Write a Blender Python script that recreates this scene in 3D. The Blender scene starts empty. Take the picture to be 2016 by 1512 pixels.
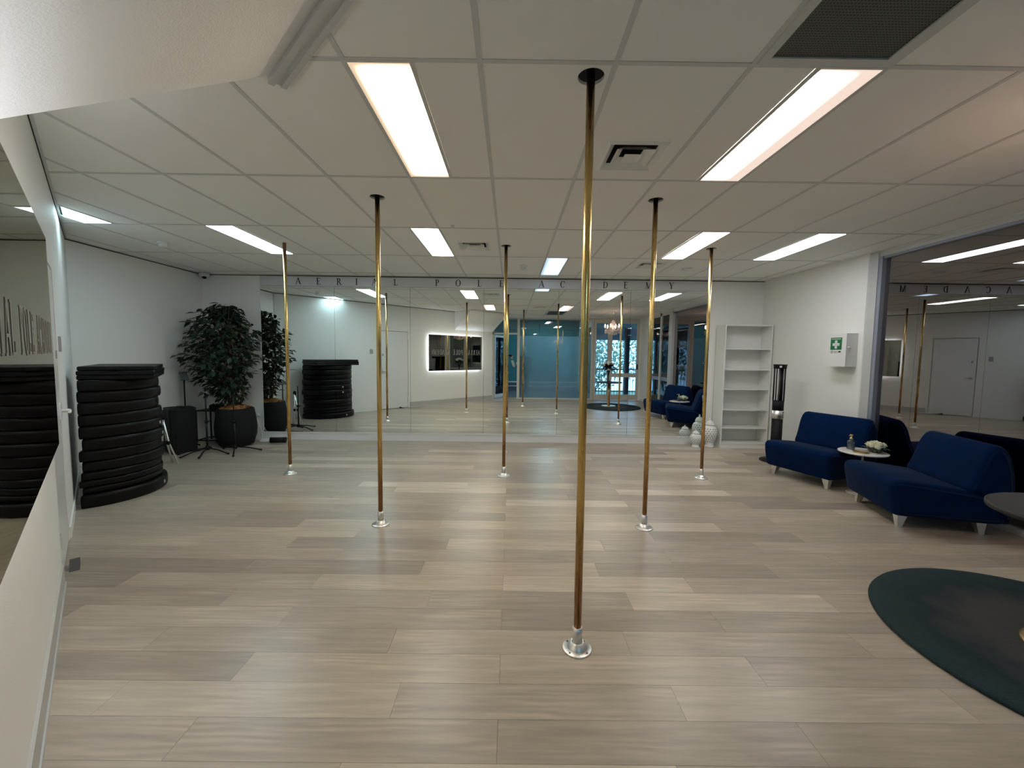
import bpy, math, random
from mathutils import Vector, Matrix, Euler

# ------------------------------------------------------------------ camera, world, exposure
scene = bpy.context.scene
col = scene.collection
F_PX, W_PX = 808.18, 2016.0
PITCH, YAW, ROLL = -0.0708, 0.0033, 0.0123
CAM_Z = 1.4885
cam_data = bpy.data.cameras.new('camera')
cam_data.sensor_fit = 'HORIZONTAL'
cam_data.sensor_width = 36.0
cam_data.lens = F_PX / W_PX * 36.0
cam_data.clip_start = 0.03
cam_data.clip_end = 200.0
cam = bpy.data.objects.new('camera', cam_data)
col.objects.link(cam)
fw = Vector((math.sin(YAW) * math.cos(PITCH), math.cos(YAW) * math.cos(PITCH), math.sin(PITCH)))
rt = Vector((math.cos(YAW), -math.sin(YAW), 0))
up = rt.cross(fw)
r2 = math.cos(ROLL) * rt + math.sin(ROLL) * up
u2 = -math.sin(ROLL) * rt + math.cos(ROLL) * up
cam.matrix_world = Matrix(((r2.x, u2.x, -fw.x, 0), (r2.y, u2.y, -fw.y, 0), (r2.z, u2.z, -fw.z, CAM_Z), (0, 0, 0, 1)))
scene.camera = cam

world = bpy.data.worlds.new('World')
scene.world = world
world.use_nodes = True
bg = world.node_tree.nodes['Background']
bg.inputs[0].default_value = (0.31, 0.59, 1.0, 1)
bg.inputs[1].default_value = 2.2

scene.view_settings.view_transform = 'Standard'
scene.view_settings.look = 'None'
scene.view_settings.exposure = 1.5
scene.view_settings.gamma = 1.0
scene.view_settings.use_curve_mapping = False

PANEL_STRENGTH = 6.0
rnd = random.Random(7)

# ------------------------------------------------------------------ room numbers
H = 2.77            # ceiling height
YB = 6.936          # face of the mirror wall
YW = 6.97           # painted back wall
XR = 4.37           # right glazing line
XL = -5.17          # left wall
YF = 0.05           # inner face of the glazed front wall
GX0, GY0 = -0.153, 1.895   # ceiling grid: column 1, row A
W0 = Vector((-0.62, 0.31, 0)); WE = Vector((-0.70711, 0.70711, 0)); WN = Vector((0.70711, 0.70711, 0))
WLEN = 6.42
def wp(s, z, d=0.0):
    p = W0 + WE * s + WN * d
    return Vector((p.x, p.y, z))

# ------------------------------------------------------------------ materials
def srgb(r, g, b):
    f = lambda c: (c / 255 / 12.92) if c / 255 <= 0.04045 else ((c / 255 + 0.055) / 1.055) ** 2.4
    return (f(r), f(g), f(b), 1)

def newmat(name):
    m = bpy.data.materials.new(name); m.use_nodes = True
    nt = m.node_tree
    for n in list(nt.nodes): nt.nodes.remove(n)
    out = nt.nodes.new('ShaderNodeOutputMaterial')
    return m, nt, out

def mat(name, c, rough=0.6, metal=0.0, noise=0.0, nscale=8.0, bump=0.0, bscale=60.0, sheen=0.0, coat=0.0, spec=0.5, stretch=(1, 1, 1)):
    m, nt, out = newmat(name)
    b = nt.nodes.new('ShaderNodeBsdfPrincipled')
    b.inputs['Base Color'].default_value = c if len(c) == 4 else (*c, 1)
    b.inputs['Roughness'].default_value = rough
    b.inputs['Metallic'].default_value = metal
    b.inputs['Specular IOR Level'].default_value = spec
    b.inputs['Coat Weight'].default_value = coat
    if sheen:
        b.inputs['Sheen Weight'].default_value = sheen
        b.inputs['Sheen Roughness'].default_value = 0.4
    nt.links.new(b.outputs[0], out.inputs[0])
    tc = nt.nodes.new('ShaderNodeTexCoord')
    mp = nt.nodes.new('ShaderNodeMapping'); mp.inputs['Scale'].default_value = stretch
    nt.links.new(tc.outputs['Object'], mp.inputs[0])
    n = nt.nodes.new('ShaderNodeTexNoise'); n.inputs['Scale'].default_value = nscale; n.inputs['Detail'].default_value = 4
    nt.links.new(mp.outputs[0], n.inputs['Vector'])
    if noise:
        mr = nt.nodes.new('ShaderNodeMapRange')
        mr.inputs['To Min'].default_value = 1 - noise; mr.inputs['To Max'].default_value = 1 + noise
        nt.links.new(n.outputs['Fac'], mr.inputs['Value'])
        mx = nt.nodes.new('ShaderNodeVectorMath'); mx.operation = 'SCALE'
        mx.inputs[0].default_value = (c[0], c[1], c[2])
        nt.links.new(mr.outputs[0], mx.inputs['Scale'])
        nt.links.new(mx.outputs[0], b.inputs['Base Color'])
    if bump:
        n2 = nt.nodes.new('ShaderNodeTexNoise'); n2.inputs['Scale'].default_value = bscale; n2.inputs['Detail'].default_value = 3
        nt.links.new(mp.outputs[0], n2.inputs['Vector'])
        bp = nt.nodes.new('ShaderNodeBump'); bp.inputs['Strength'].default_value = bump; bp.inputs['Distance'].default_value = 0.01
        nt.links.new(n2.outputs['Fac'], bp.inputs['Height']); nt.links.new(bp.outputs[0], b.inputs['Normal'])
    return m

def emit(name, c, s):
    m, nt, out = newmat(name)
    e = nt.nodes.new('ShaderNodeEmission'); e.inputs[0].default_value = (*c[:3], 1); e.inputs[1].default_value = s
    nt.links.new(e.outputs[0], out.inputs[0])
    return m

def glassmat(name, tint=(1, 1, 1), base=0.04, ior=1.5, rough=0.0, gloss=(1, 1, 1)):
    """thin pane: part mirror reflection (fresnel), rest clear transmission"""
    m, nt, out = newmat(name)
    t = nt.nodes.new('ShaderNodeBsdfTransparent'); t.inputs[0].default_value = (*tint, 1)
    g = nt.nodes.new('ShaderNodeBsdfGlossy'); g.inputs['Roughness'].default_value = rough; g.inputs[0].default_value = (*gloss, 1)
    fr = nt.nodes.new('ShaderNodeFresnel'); fr.inputs[0].default_value = ior
    ad = nt.nodes.new('ShaderNodeMath'); ad.operation = 'ADD'; ad.inputs[1].default_value = base; ad.use_clamp = True
    nt.links.new(fr.outputs[0], ad.inputs[0])
    mx = nt.nodes.new('ShaderNodeMixShader')
    nt.links.new(ad.outputs[0], mx.inputs[0]); nt.links.new(t.outputs[0], mx.inputs[1]); nt.links.new(g.outputs[0], mx.inputs[2])
    nt.links.new(mx.outputs[0], out.inputs[0])
    return m

def mirrormat(name, c, rough=0.0, wobble=0.0):
    m, nt, out = newmat(name)
    g = nt.nodes.new('ShaderNodeBsdfGlossy'); g.inputs[0].default_value = (*c, 1); g.inputs['Roughness'].default_value = rough
    nt.links.new(g.outputs[0], out.inputs[0])
    if wobble:
        tc = nt.nodes.new('ShaderNodeTexCoord')
        n = nt.nodes.new('ShaderNodeTexNoise'); n.inputs['Scale'].default_value = 3.0; n.inputs['Detail'].default_value = 0
        nt.links.new(tc.outputs['Object'], n.inputs['Vector'])
        bp = nt.nodes.new('ShaderNodeBump'); bp.inputs['Strength'].default_value = wobble; bp.inputs['Distance'].default_value = 0.02
        nt.links.new(n.outputs['Fac'], bp.inputs['Height']); nt.links.new(bp.outputs[0], g.inputs['Normal'])
    return m

def plankmat(name, island):
    m, nt, out = newmat(name)
    N = nt.nodes.new; L = nt.links.new
    b = N('ShaderNodeBsdfPrincipled')
    b.inputs['Roughness'].default_value = 0.33
    b.inputs['Specular IOR Level'].default_value = 0.6
    L(b.outputs[0], out.inputs[0])
    if island:
        rn = N('ShaderNodeNewGeometry').outputs['Random Per Island']
    else:
        rn = N('ShaderNodeObjectInfo').outputs['Random']
    tc = N('ShaderNodeTexCoord')
    off = N('ShaderNodeVectorMath'); off.operation = 'SCALE'; off.inputs[0].default_value = (37.0, 91.0, 53.0)
    L(rn, off.inputs['Scale'])
    ad = N('ShaderNodeVectorMath'); ad.operation = 'ADD'
    L(tc.outputs['Object'], ad.inputs[0]); L(off.outputs[0], ad.inputs[1])
    mp = N('ShaderNodeMapping'); mp.inputs['Scale'].default_value = (1.6, 22.0, 1.0); L(ad.outputs[0], mp.inputs[0])
    n1 = N('ShaderNodeTexNoise'); n1.inputs['Scale'].default_value = 1.5; n1.inputs['Detail'].default_value = 6; n1.inputs['Roughness'].default_value = 0.62
    L(mp.outputs[0], n1.inputs['Vector'])
    # cathedral figure: distorted bands, only in places
    mp2 = N('ShaderNodeMapping'); mp2.inputs['Scale'].default_value = (1.3, 9.0, 1.0); L(ad.outputs[0], mp2.inputs[0])
    wv = N('ShaderNodeTexWave'); wv.wave_type = 'BANDS'; wv.bands_direction = 'Y'
    wv.inputs['Scale'].default_value = 1.1; wv.inputs['Distortion'].default_value = 9.0; wv.inputs['Detail'].default_value = 3; wv.inputs['Detail Scale'].default_value = 1.2
    L(mp2.outputs[0], wv.inputs['Vector'])
    n3 = N('ShaderNodeTexNoise'); n3.inputs['Scale'].default_value = 2.2; n3.inputs['Detail'].default_value = 1
    mp3 = N('ShaderNodeMapping'); mp3.inputs['Scale'].default_value = (1.0, 4.0, 1.0); L(ad.outputs[0], mp3.inputs[0]); L(mp3.outputs[0], n3.inputs['Vector'])
    msk = N('ShaderNodeMapRange'); msk.inputs['From Min'].default_value = 0.52; msk.inputs['From Max'].default_value = 0.66; L(n3.outputs['Fac'], msk.inputs['Value'])
    wm = N('ShaderNodeMath'); wm.operation = 'MULTIPLY'; L(wv.outputs['Fac'], wm.inputs[0]); L(msk.outputs[0], wm.inputs[1])
    ws = N('ShaderNodeMath'); ws.operation = 'MULTIPLY'; ws.inputs[1].default_value = 0.20; L(wm.outputs[0], ws.inputs[0])
    # tone per plank
    rp = N('ShaderNodeValToRGB')
    e = rp.color_ramp.elements
    e[0].position = 0.0; e[0].color = srgb(149, 137, 124)
    e[1].position = 1.0; e[1].color = srgb(202, 189, 171)
    for p, c in ((0.25, srgb(167, 155, 140)), (0.55, srgb(174, 161, 145)), (0.8, srgb(181, 168, 150))):
        q = e.new(p); q.color = c
    L(rn, rp.inputs[0])
    mr = N('ShaderNodeMapRange'); mr.inputs['From Min'].default_value = 0.3; mr.inputs['From Max'].default_value = 0.7
    mr.inputs['To Min'].default_value = 0.82; mr.inputs['To Max'].default_value = 1.12
    L(n1.outputs['Fac'], mr.inputs['Value'])
    a2 = N('ShaderNodeMath'); a2.operation = 'ADD'; L(mr.outputs[0], a2.inputs[0]); L(ws.outputs[0], a2.inputs[1])
    mx = N('ShaderNodeVectorMath'); mx.operation = 'SCALE'; L(rp.outputs[0], mx.inputs[0]); L(a2.outputs[0], mx.inputs['Scale'])
    L(mx.outputs[0], b.inputs['Base Color'])
    bp = N('ShaderNodeBump'); bp.inputs['Strength'].default_value = 0.08; bp.inputs['Distance'].default_value = 0.004
    L(n1.outputs['Fac'], bp.inputs['Height']); L(bp.outputs[0], b.inputs['Normal'])
    return m

def brassmat():
    m, nt, out = newmat('brass')
    N = nt.nodes.new; L = nt.links.new
    b = N('ShaderNodeBsdfPrincipled'); b.inputs['Metallic'].default_value = 1.0; b.inputs['Roughness'].default_value = 0.24
    L(b.outputs[0], out.inputs[0])
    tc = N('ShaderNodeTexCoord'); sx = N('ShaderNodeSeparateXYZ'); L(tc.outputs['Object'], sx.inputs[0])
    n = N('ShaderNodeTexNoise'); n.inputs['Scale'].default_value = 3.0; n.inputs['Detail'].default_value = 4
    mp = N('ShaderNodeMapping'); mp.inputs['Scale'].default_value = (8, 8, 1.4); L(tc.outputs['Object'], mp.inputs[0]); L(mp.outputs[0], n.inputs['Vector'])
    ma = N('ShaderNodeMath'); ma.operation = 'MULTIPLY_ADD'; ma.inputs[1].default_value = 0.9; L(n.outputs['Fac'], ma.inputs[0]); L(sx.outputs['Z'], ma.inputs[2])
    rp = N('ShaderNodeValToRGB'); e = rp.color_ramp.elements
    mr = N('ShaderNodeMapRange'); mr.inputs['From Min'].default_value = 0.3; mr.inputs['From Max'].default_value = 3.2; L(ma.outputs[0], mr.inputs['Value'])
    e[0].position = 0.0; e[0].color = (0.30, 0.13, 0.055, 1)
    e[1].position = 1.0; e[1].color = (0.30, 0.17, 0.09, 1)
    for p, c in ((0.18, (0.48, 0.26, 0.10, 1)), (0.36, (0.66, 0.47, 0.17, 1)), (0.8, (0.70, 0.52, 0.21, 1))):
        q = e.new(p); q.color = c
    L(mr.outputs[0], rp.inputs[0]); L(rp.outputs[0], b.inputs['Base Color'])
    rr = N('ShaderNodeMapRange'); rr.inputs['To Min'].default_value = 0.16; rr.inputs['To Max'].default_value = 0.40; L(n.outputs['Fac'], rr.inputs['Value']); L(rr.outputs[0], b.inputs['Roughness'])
    return m

def panelmat(name, c_edge, c_core, s_edge, s_core, shift):
    """prismatic diffuser lit by a tube behind it"""
    m, nt, out = newmat(name)
    N = nt.nodes.new; L = nt.links.new
    em = N('ShaderNodeEmission'); L(em.outputs[0], out.inputs[0])
    tc = N('ShaderNodeTexCoord'); sx = N('ShaderNodeSeparateXYZ'); L(tc.outputs['Object'], sx.inputs[0])
    sb = N('ShaderNodeMath'); sb.operation = 'SUBTRACT'; sb.inputs[1].default_value = shift; L(sx.outputs['X'], sb.inputs[0])
    ab = N('ShaderNodeMath'); ab.operation = 'ABSOLUTE'; L(sb.outputs[0], ab.inputs[0])
    m1 = N('ShaderNodeMapRange'); m1.inputs['From Min'].default_value = 0.16; m1.inputs['From Max'].default_value = 0.04; m1.interpolation_type = 'SMOOTHSTEP'; L(ab.outputs[0], m1.inputs['Value'])
    ay = N('ShaderNodeMath'); ay.operation = 'ABSOLUTE'; L(sx.outputs['Y'], ay.inputs[0])
    m2 = N('ShaderNodeMapRange'); m2.inputs['From Min'].default_value = 0.58; m2.inputs['From Max'].default_value = 0.50; m2.interpolation_type = 'SMOOTHSTEP'; L(ay.outputs[0], m2.inputs['Value'])
    mu = N('ShaderNodeMath'); mu.operation = 'MULTIPLY'; L(m1.outputs[0], mu.inputs[0]); L(m2.outputs[0], mu.inputs[1])
    mc = N('ShaderNodeMix'); mc.data_type = 'RGBA'
    mc.inputs[6].default_value = (*c_edge, 1); mc.inputs[7].default_value = (*c_core, 1)
    L(mu.outputs[0], mc.inputs[0]); L(mc.outputs[2], em.inputs[0])
    ms = N('ShaderNodeMapRange'); ms.inputs['To Min'].default_value = s_edge; ms.inputs['To Max'].default_value = s_core
    L(mu.outputs[0], ms.inputs['Value']); L(ms.outputs[0], em.inputs[1])
    return m

M = {}
M['wall'] = mat('wall_paint', (0.83, 0.82, 0.785), 0.55, bump=0.12, bscale=180)
M['soffit'] = mat('textured_plaster', (0.84, 0.83, 0.80), 0.7, bump=0.35, bscale=120)
M['tile'] = mat('ceiling_tile', (0.86, 0.85, 0.81), 0.85, noise=0.03, nscale=2.5, bump=0.15, bscale=220)
M['tbar'] = mat('grid_bar_paint', (0.61, 0.61, 0.585), 0.5)
M['slab'] = mat('dark_plenum', (0.03, 0.03, 0.03), 0.9)
M['white'] = mat('white_gloss_paint', (0.80, 0.80, 0.77), 0.35)
M['whitelam'] = mat('white_laminate', (0.80, 0.80, 0.77), 0.4)
M['skirt'] = mat('grey_skirting', (0.50, 0.49, 0.46), 0.5)
M['plinth'] = mat('white_plinth', (0.75, 0.75, 0.74), 0.45)
M['door'] = mat('white_door_satin', (0.78, 0.785, 0.77), 0.28)
M['alu'] = mat('light_aluminium', (0.58, 0.58, 0.57), 0.42, 0.25)
M['aluw'] = mat('cream_aluminium', (0.62, 0.60, 0.55), 0.4)
M['alud'] = mat('blue_grey_aluminium', (0.30, 0.33, 0.40), 0.4, 0.3)
M['steel'] = mat('brushed_steel', (0.80, 0.79, 0.76), 0.38, 1.0, bump=0.04, bscale=300)
M['screw'] = mat('dark_screw', (0.12, 0.12, 0.12), 0.4, 0.8)
M['brass'] = brassmat()
M['gold'] = mat('gold_metal', (0.72, 0.52, 0.26), 0.3, 1.0)
M['mirror'] = mirrormat('mirror_silver', (0.90, 0.965, 0.955))
M['bronze_mirror'] = mirrormat('led_mirror_silver', (0.62, 0.58, 0.50), 0.02, 0.02)
M['sign'] = mat('frosted_sign_strip', (0.62, 0.63, 0.66), 0.25, spec=0.6)
M['letter'] = mat('black_vinyl', (0.012, 0.012, 0.014), 0.5)
M['frost_letter'] = mat('frosted_vinyl', (0.30, 0.30, 0.29), 0.7)
M['seam'] = mat('mirror_edge', (0.62, 0.66, 0.64), 0.3)
M['black'] = mat('matt_black', (0.007, 0.007, 0.008), 0.6, spec=0.25)
M['blackmetal'] = mat('black_metal', (0.010, 0.010, 0.011), 0.42, 0.3, spec=0.3)
M['vinyl'] = mat('black_mat_vinyl', (0.0016, 0.0016, 0.0019), 0.42, spec=0.22, bump=0.12, bscale=9)
M['zip'] = mat('white_label', (0.7, 0.7, 0.7), 0.5)
M['velvet'] = mat('navy_velvet', (0.0014, 0.0125, 0.052), 0.9, sheen=0.05, noise=0.35, nscale=5, spec=0.05)
M['marble'] = mat('white_marble', (0.78, 0.75, 0.70), 0.2, noise=0.06, nscale=7)
M['ceramic'] = mat('white_ceramic', (0.80, 0.80, 0.78), 0.18)
M['hole'] = mat('jar_piercing', (0.10, 0.10, 0.10), 0.8)
M['petal'] = mat('cream_petal', (0.88, 0.87, 0.70), 0.7)
M['petalw'] = mat('white_petal', (0.86, 0.85, 0.78), 0.7)
M['leafdark'] = mat('dark_bouquet_leaf', (0.03, 0.012, 0.012), 0.6)
M['leaf'] = mat('ficus_leaf', (0.020, 0.042, 0.022), 0.42, noise=0.45, nscale=3)
M['leaf2'] = mat('ficus_leaf_light', (0.035, 0.055, 0.022), 0.45, noise=0.4, nscale=3)
M['bark'] = mat('ficus_bark', (0.075, 0.055, 0.032), 0.8, noise=0.3, nscale=20)
M['pot'] = mat('charcoal_planter', (0.012, 0.012, 0.013), 0.8, noise=0.15, nscale=10, spec=0.2)
M['chips'] = mat('bark_chips', (0.36, 0.17, 0.06), 0.9, noise=0.5, nscale=40)
M['rug'] = None
M['teal'] = mat('teal_wall', (0.028, 0.15, 0.155), 0.7)
M['lobbyfloor'] = mat('grey_carpet', (0.10, 0.10, 0.115), 0.9, noise=0.15, nscale=40)
M['lobbyceil'] = mat('lobby_ceiling', (0.35, 0.37, 0.38), 0.8)
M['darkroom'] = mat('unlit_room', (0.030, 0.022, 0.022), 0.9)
M['glass'] = glassmat('clear_glass', (0.86, 0.93, 0.93), 0.03, 1.5)
M['tintglass'] = glassmat('tinted_window_glass', (0.40, 0.37, 0.37), 0.30, 1.75, gloss=(0.82, 0.74, 0.76))
M['bottle'] = glassmat('bottle_glass', (0.8, 0.85, 0.86), 0.06, 1.5)
M['lens'] = mat('black_dome', (0.008, 0.008, 0.01), 0.1)
M['plastic'] = mat('white_plastic', (0.74, 0.74, 0.72), 0.4)
M['greyplastic'] = mat('grey_plastic', (0.38, 0.38, 0.40), 0.45)
M['dark_grey'] = mat('dark_grey_rubber', (0.07, 0.065, 0.065), 0.8)
M['green'] = mat('first_aid_green', srgb(12, 110, 62), 0.45)
M['concrete'] = mat('balcony_concrete', (0.30, 0.31, 0.32), 0.8, noise=0.1, nscale=3)
M['outsoffit'] = mat('balcony_soffit', (0.16, 0.24, 0.30), 0.7)
M['outpost'] = mat('dark_steel_post', (0.012, 0.016, 0.022), 0.5)
M['treeleaf'] = mat('tree_leaf', (0.16, 0.24, 0.16), 0.6, noise=0.5, nscale=1.5)
M['treeleaf2'] = mat('tree_leaf_pale', (0.26, 0.30, 0.22), 0.6, noise=0.5, nscale=1.5)
M['treebark'] = mat('tree_bark', (0.10, 0.085, 0.07), 0.9)
M['grass'] = mat('garden_ground', (0.10, 0.14, 0.08), 0.9, noise=0.3, nscale=1)
M['skin'] = mat('skin', (0.50, 0.30, 0.22), 0.5)
M['sleeve'] = mat('pale_sleeve', (0.42, 0.48, 0.47), 0.8)
M['darkcloth'] = mat('dark_clothes', (0.015, 0.016, 0.02), 0.85)
M['hair'] = mat('dark_hair', (0.012, 0.010, 0.009), 0.5)
M['grille'] = None

def frostmat():
    m, nt, out = newmat('frosted_film')
    N = nt.nodes.new; L = nt.links.new
    r = N('ShaderNodeBsdfRefraction'); r.inputs['Roughness'].default_value = 0.24; r.inputs['IOR'].default_value = 1.08; r.inputs[0].default_value = (0.88, 0.96, 1.0, 1)
    t = N('ShaderNodeBsdfTranslucent'); t.inputs[0].default_value = (0.62, 0.86, 0.95, 1)
    d = N('ShaderNodeBsdfDiffuse'); d.inputs[0].default_value = (0.14, 0.24, 0.28, 1)
    g = N('ShaderNodeBsdfGlossy'); g.inputs['Roughness'].default_value = 0.05
    a = N('ShaderNodeMixShader'); a.inputs[0].default_value = 0.22; L(r.outputs[0], a.inputs[1]); L(t.outputs[0], a.inputs[2])
    b = N('ShaderNodeMixShader'); b.inputs[0].default_value = 0.28; L(a.outputs[0], b.inputs[1]); L(d.outputs[0], b.inputs[2])
    c = N('ShaderNodeMixShader'); c.inputs[0].default_value = 0.05; L(b.outputs[0], c.inputs[1]); L(g.outputs[0], c.inputs[2])
    L(c.outputs[0], out.inputs[0])
    return m
M['frost'] = frostmat()

def grillemat():
    m, nt, out = newmat('perforated_grille')
    N = nt.nodes.new; L = nt.links.new
    b = N('ShaderNodeBsdfPrincipled'); b.inputs['Roughness'].default_value = 0.6; L(b.outputs[0], out.inputs[0])
    tc = N('ShaderNodeTexCoord')
    v = N('ShaderNodeTexVoronoi'); v.inputs['Scale'].default_value = 78; v.inputs['Randomness'].default_value = 0.0
    L(tc.outputs['Object'], v.inputs['Vector'])
    rp = N('ShaderNodeValToRGB'); rp.color_ramp.elements[0].position = 0.30; rp.color_ramp.elements[0].color = (0.012, 0.012, 0.012, 1)
    rp.color_ramp.elements[1].position = 0.42; rp.color_ramp.elements[1].color = (0.11, 0.11, 0.10, 1)
    L(v.outputs['Distance'], rp.inputs[0]); L(rp.outputs[0], b.inputs['Base Color'])
    return m
M['grille'] = grillemat()

def rugmat():
    m, nt, out = newmat('rug_pile')
    N = nt.nodes.new; L = nt.links.new
    b = N('ShaderNodeBsdfPrincipled'); b.inputs['Roughness'].default_value = 0.95; b.inputs['Specular IOR Level'].default_value = 0.1
    L(b.outputs[0], out.inputs[0])
    tc = N('ShaderNodeTexCoord')
    ln = N('ShaderNodeVectorMath'); ln.operation = 'LENGTH'; L(tc.outputs['Object'], ln.inputs[0])
    n = N('ShaderNodeTexNoise'); n.inputs['Scale'].default_value = 5; n.inputs['Detail'].default_value = 4; L(tc.outputs['Object'], n.inputs['Vector'])
    ma = N('ShaderNodeMath'); ma.operation = 'MULTIPLY_ADD'; ma.inputs[1].default_value = 0.35; L(n.outputs['Fac'], ma.inputs[0]); L(ln.outputs['Value'], ma.inputs[2])
    rp = N('ShaderNodeValToRGB'); e = rp.color_ramp.elements
    e[0].position = 0.55; e[0].color = (0.070, 0.068, 0.066, 1); e[1].position = 0.80; e[1].color = (0.026, 0.040, 0.046, 1)
    q = e.new(1.0); q.color = (0.032, 0.052, 0.058, 1)
    L(ma.outputs[0], rp.inputs[0]); L(rp.outputs[0], b.inputs['Base Color'])
    n2 = N('ShaderNodeTexNoise'); n2.inputs['Scale'].default_value = 160; L(tc.outputs['Object'], n2.inputs['Vector'])
    bp = N('ShaderNodeBump'); bp.inputs['Strength'].default_value = 0.7; bp.inputs['Distance'].default_value = 0.01
    L(n2.outputs['Fac'], bp.inputs['Height']); L(bp.outputs[0], b.inputs['Normal'])
    return m
M['rug'] = rugmat()

# ------------------------------------------------------------------ mesh helpers
class MB:
    def __init__(s): s.v = []; s.f = []; s.sm = []
    def add(s, vs, fs, smooth=False):
        o = len(s.v); s.v += [tuple(v) for v in vs]
        for f in fs: s.f.append(tuple(i + o for i in f)); s.sm.append(smooth)
        return s
    def box(s, a, b):
        (x0, y0, z0), (x1, y1, z1) = a, b
        return s.add([(x0, y0, z0), (x1, y0, z0), (x1, y1, z0), (x0, y1, z0), (x0, y0, z1), (x1, y0, z1), (x1, y1, z1), (x0, y1, z1)],
                     [(0, 3, 2, 1), (4, 5, 6, 7), (0, 1, 5, 4), (1, 2, 6, 5), (2, 3, 7, 6), (3, 0, 4, 7)])
    def bbox(s, a, b, r):
        """box with chamfered vertical and horizontal edges"""
        (x0, y0, z0), (x1, y1, z1) = a, b
        def ring(z, i):
            return [(x0 + i + r, y0 + i, z), (x1 - i - r, y0 + i, z), (x1 - i, y0 + i + r, z), (x1 - i, y1 - i - r, z), (x1 - i - r, y1 - i, z), (x0 + i + r, y1 - i, z), (x0 + i, y1 - i - r, z), (x0 + i, y0 + i + r, z)]
        vs = ring(z0, r * .7) + ring(z0 + r, 0) + ring(z1 - r, 0) + ring(z1, r * .7)
        fs = [tuple(range(7, -1, -1)), tuple(range(24, 32))]
        for k in range(3):
            for i in range(8):
                j = (i + 1) % 8
                fs.append((k * 8 + i, k * 8 + j, k * 8 + 8 + j, k * 8 + 8 + i))
        return s.add(vs, fs)
    def wbox(s, s0, s1, z0, z1, d0, d1):
        vs = [wp(s0, z0, d0), wp(s1, z0, d0), wp(s1, z0, d1), wp(s0, z0, d1), wp(s0, z1, d0), wp(s1, z1, d0), wp(s1, z1, d1), wp(s0, z1, d1)]
        return s.add(vs, [(0, 1, 2, 3), (7, 6, 5, 4), (4, 5, 1, 0), (5, 6, 2, 1), (6, 7, 3, 2), (7, 4, 0, 3)])
    def prism(s, pts, z0, z1):
        n = len(pts)
        vs = [(p[0], p[1], z0) for p in pts] + [(p[0], p[1], z1) for p in pts]
        return s.add(vs, [tuple(range(n - 1, -1, -1)), tuple(range(n, 2 * n))] + [(i, (i + 1) % n, n + (i + 1) % n, n + i) for i in range(n)])
    def lathe(s, prof, c=(0, 0, 0), n=24, smooth=True, cap=True):
        vs = []; fs = []
        for (r, z) in prof:
            for i in range(n):
                a = 2 * math.pi * i / n
                vs.append((c[0] + r * math.cos(a), c[1] + r * math.sin(a), c[2] + z))
        for k in range(len(prof) - 1):
            for i in range(n):
                j = (i + 1) % n
                fs.append((k * n + i, k * n + j, k * n + n + j, k * n + n + i))
        s.add(vs, fs, smooth)
        if cap:
            o = len(s.v) - len(vs)
            s.f.append(tuple(o + i for i in range(n - 1, -1, -1))); s.sm.append(False)
            s.f.append(tuple(o + (len(prof) - 1) * n + i for i in range(n))); s.sm.append(False)
        return s
    def tube(s, pts, r, n=8, smooth=True, r1=None):
        pts = [Vector(p) for p in pts]; vs = []; fs = []
        up0 = Vector((0, 0, 1))
        for k, p in enumerate(pts):
            d = (pts[min(k + 1, len(pts) - 1)] - pts[max(k - 1, 0)]).normalized()
            a = d.cross(up0)
            if a.length < 1e-3: a = d.cross(Vector((1, 0, 0)))
            a.normalize(); b = d.cross(a)
            rr = r if r1 is None else r + (r1 - r) * k / max(1, len(pts) - 1)
            for i in range(n):
                t = 2 * math.pi * i / n
                vs.append(p + a * math.cos(t) * rr + b * math.sin(t) * rr)
        for k in range(len(pts) - 1):
            for i in range(n):
                j = (i + 1) % n
                fs.append((k * n + i, k * n + n + i, k * n + n + j, k * n + j))
        s.add(vs, fs, smooth)
        o = len(s.v) - len(vs)
        s.f.append(tuple(o + i for i in range(n))); s.sm.append(False)
        s.f.append(tuple(o + (len(pts) - 1) * n + i for i in range(n - 1, -1, -1))); s.sm.append(False)
        return s
    def sphere(s, c, r, n=10, m=6, sq=(1, 1, 1)):
        prof = []
        vs = []; fs = []
        for k in range(m + 1):
            t = math.pi * k / m
            for i in range(n):
                a = 2 * math.pi * i / n
                vs.append((c[0] + r * sq[0] * math.sin(t) * math.cos(a), c[1] + r * sq[1] * math.sin(t) * math.sin(a), c[2] - r * sq[2] * math.cos(t)))
        for k in range(m):
            for i in range(n):
                j = (i + 1) % n
                fs.append((k * n + i, k * n + j, k * n + n + j, k * n + n + i))
        return s.add(vs, fs, True)
    def mesh(s, name, m):
        me = bpy.data.meshes.new(name)
        me.from_pydata(s.v, [], s.f)
        me.polygons.foreach_set('use_smooth', s.sm)
        if m is not None: me.materials.append(m)
        me.update()
        return me
    def build(s, name, m, parent=None, loc=None):
        o = bpy.data.objects.new(name, s.mesh(name, m)); col.objects.link(o)
        if parent is not None: o.parent = parent
        if loc is not None: o.location = loc
        return o

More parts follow.
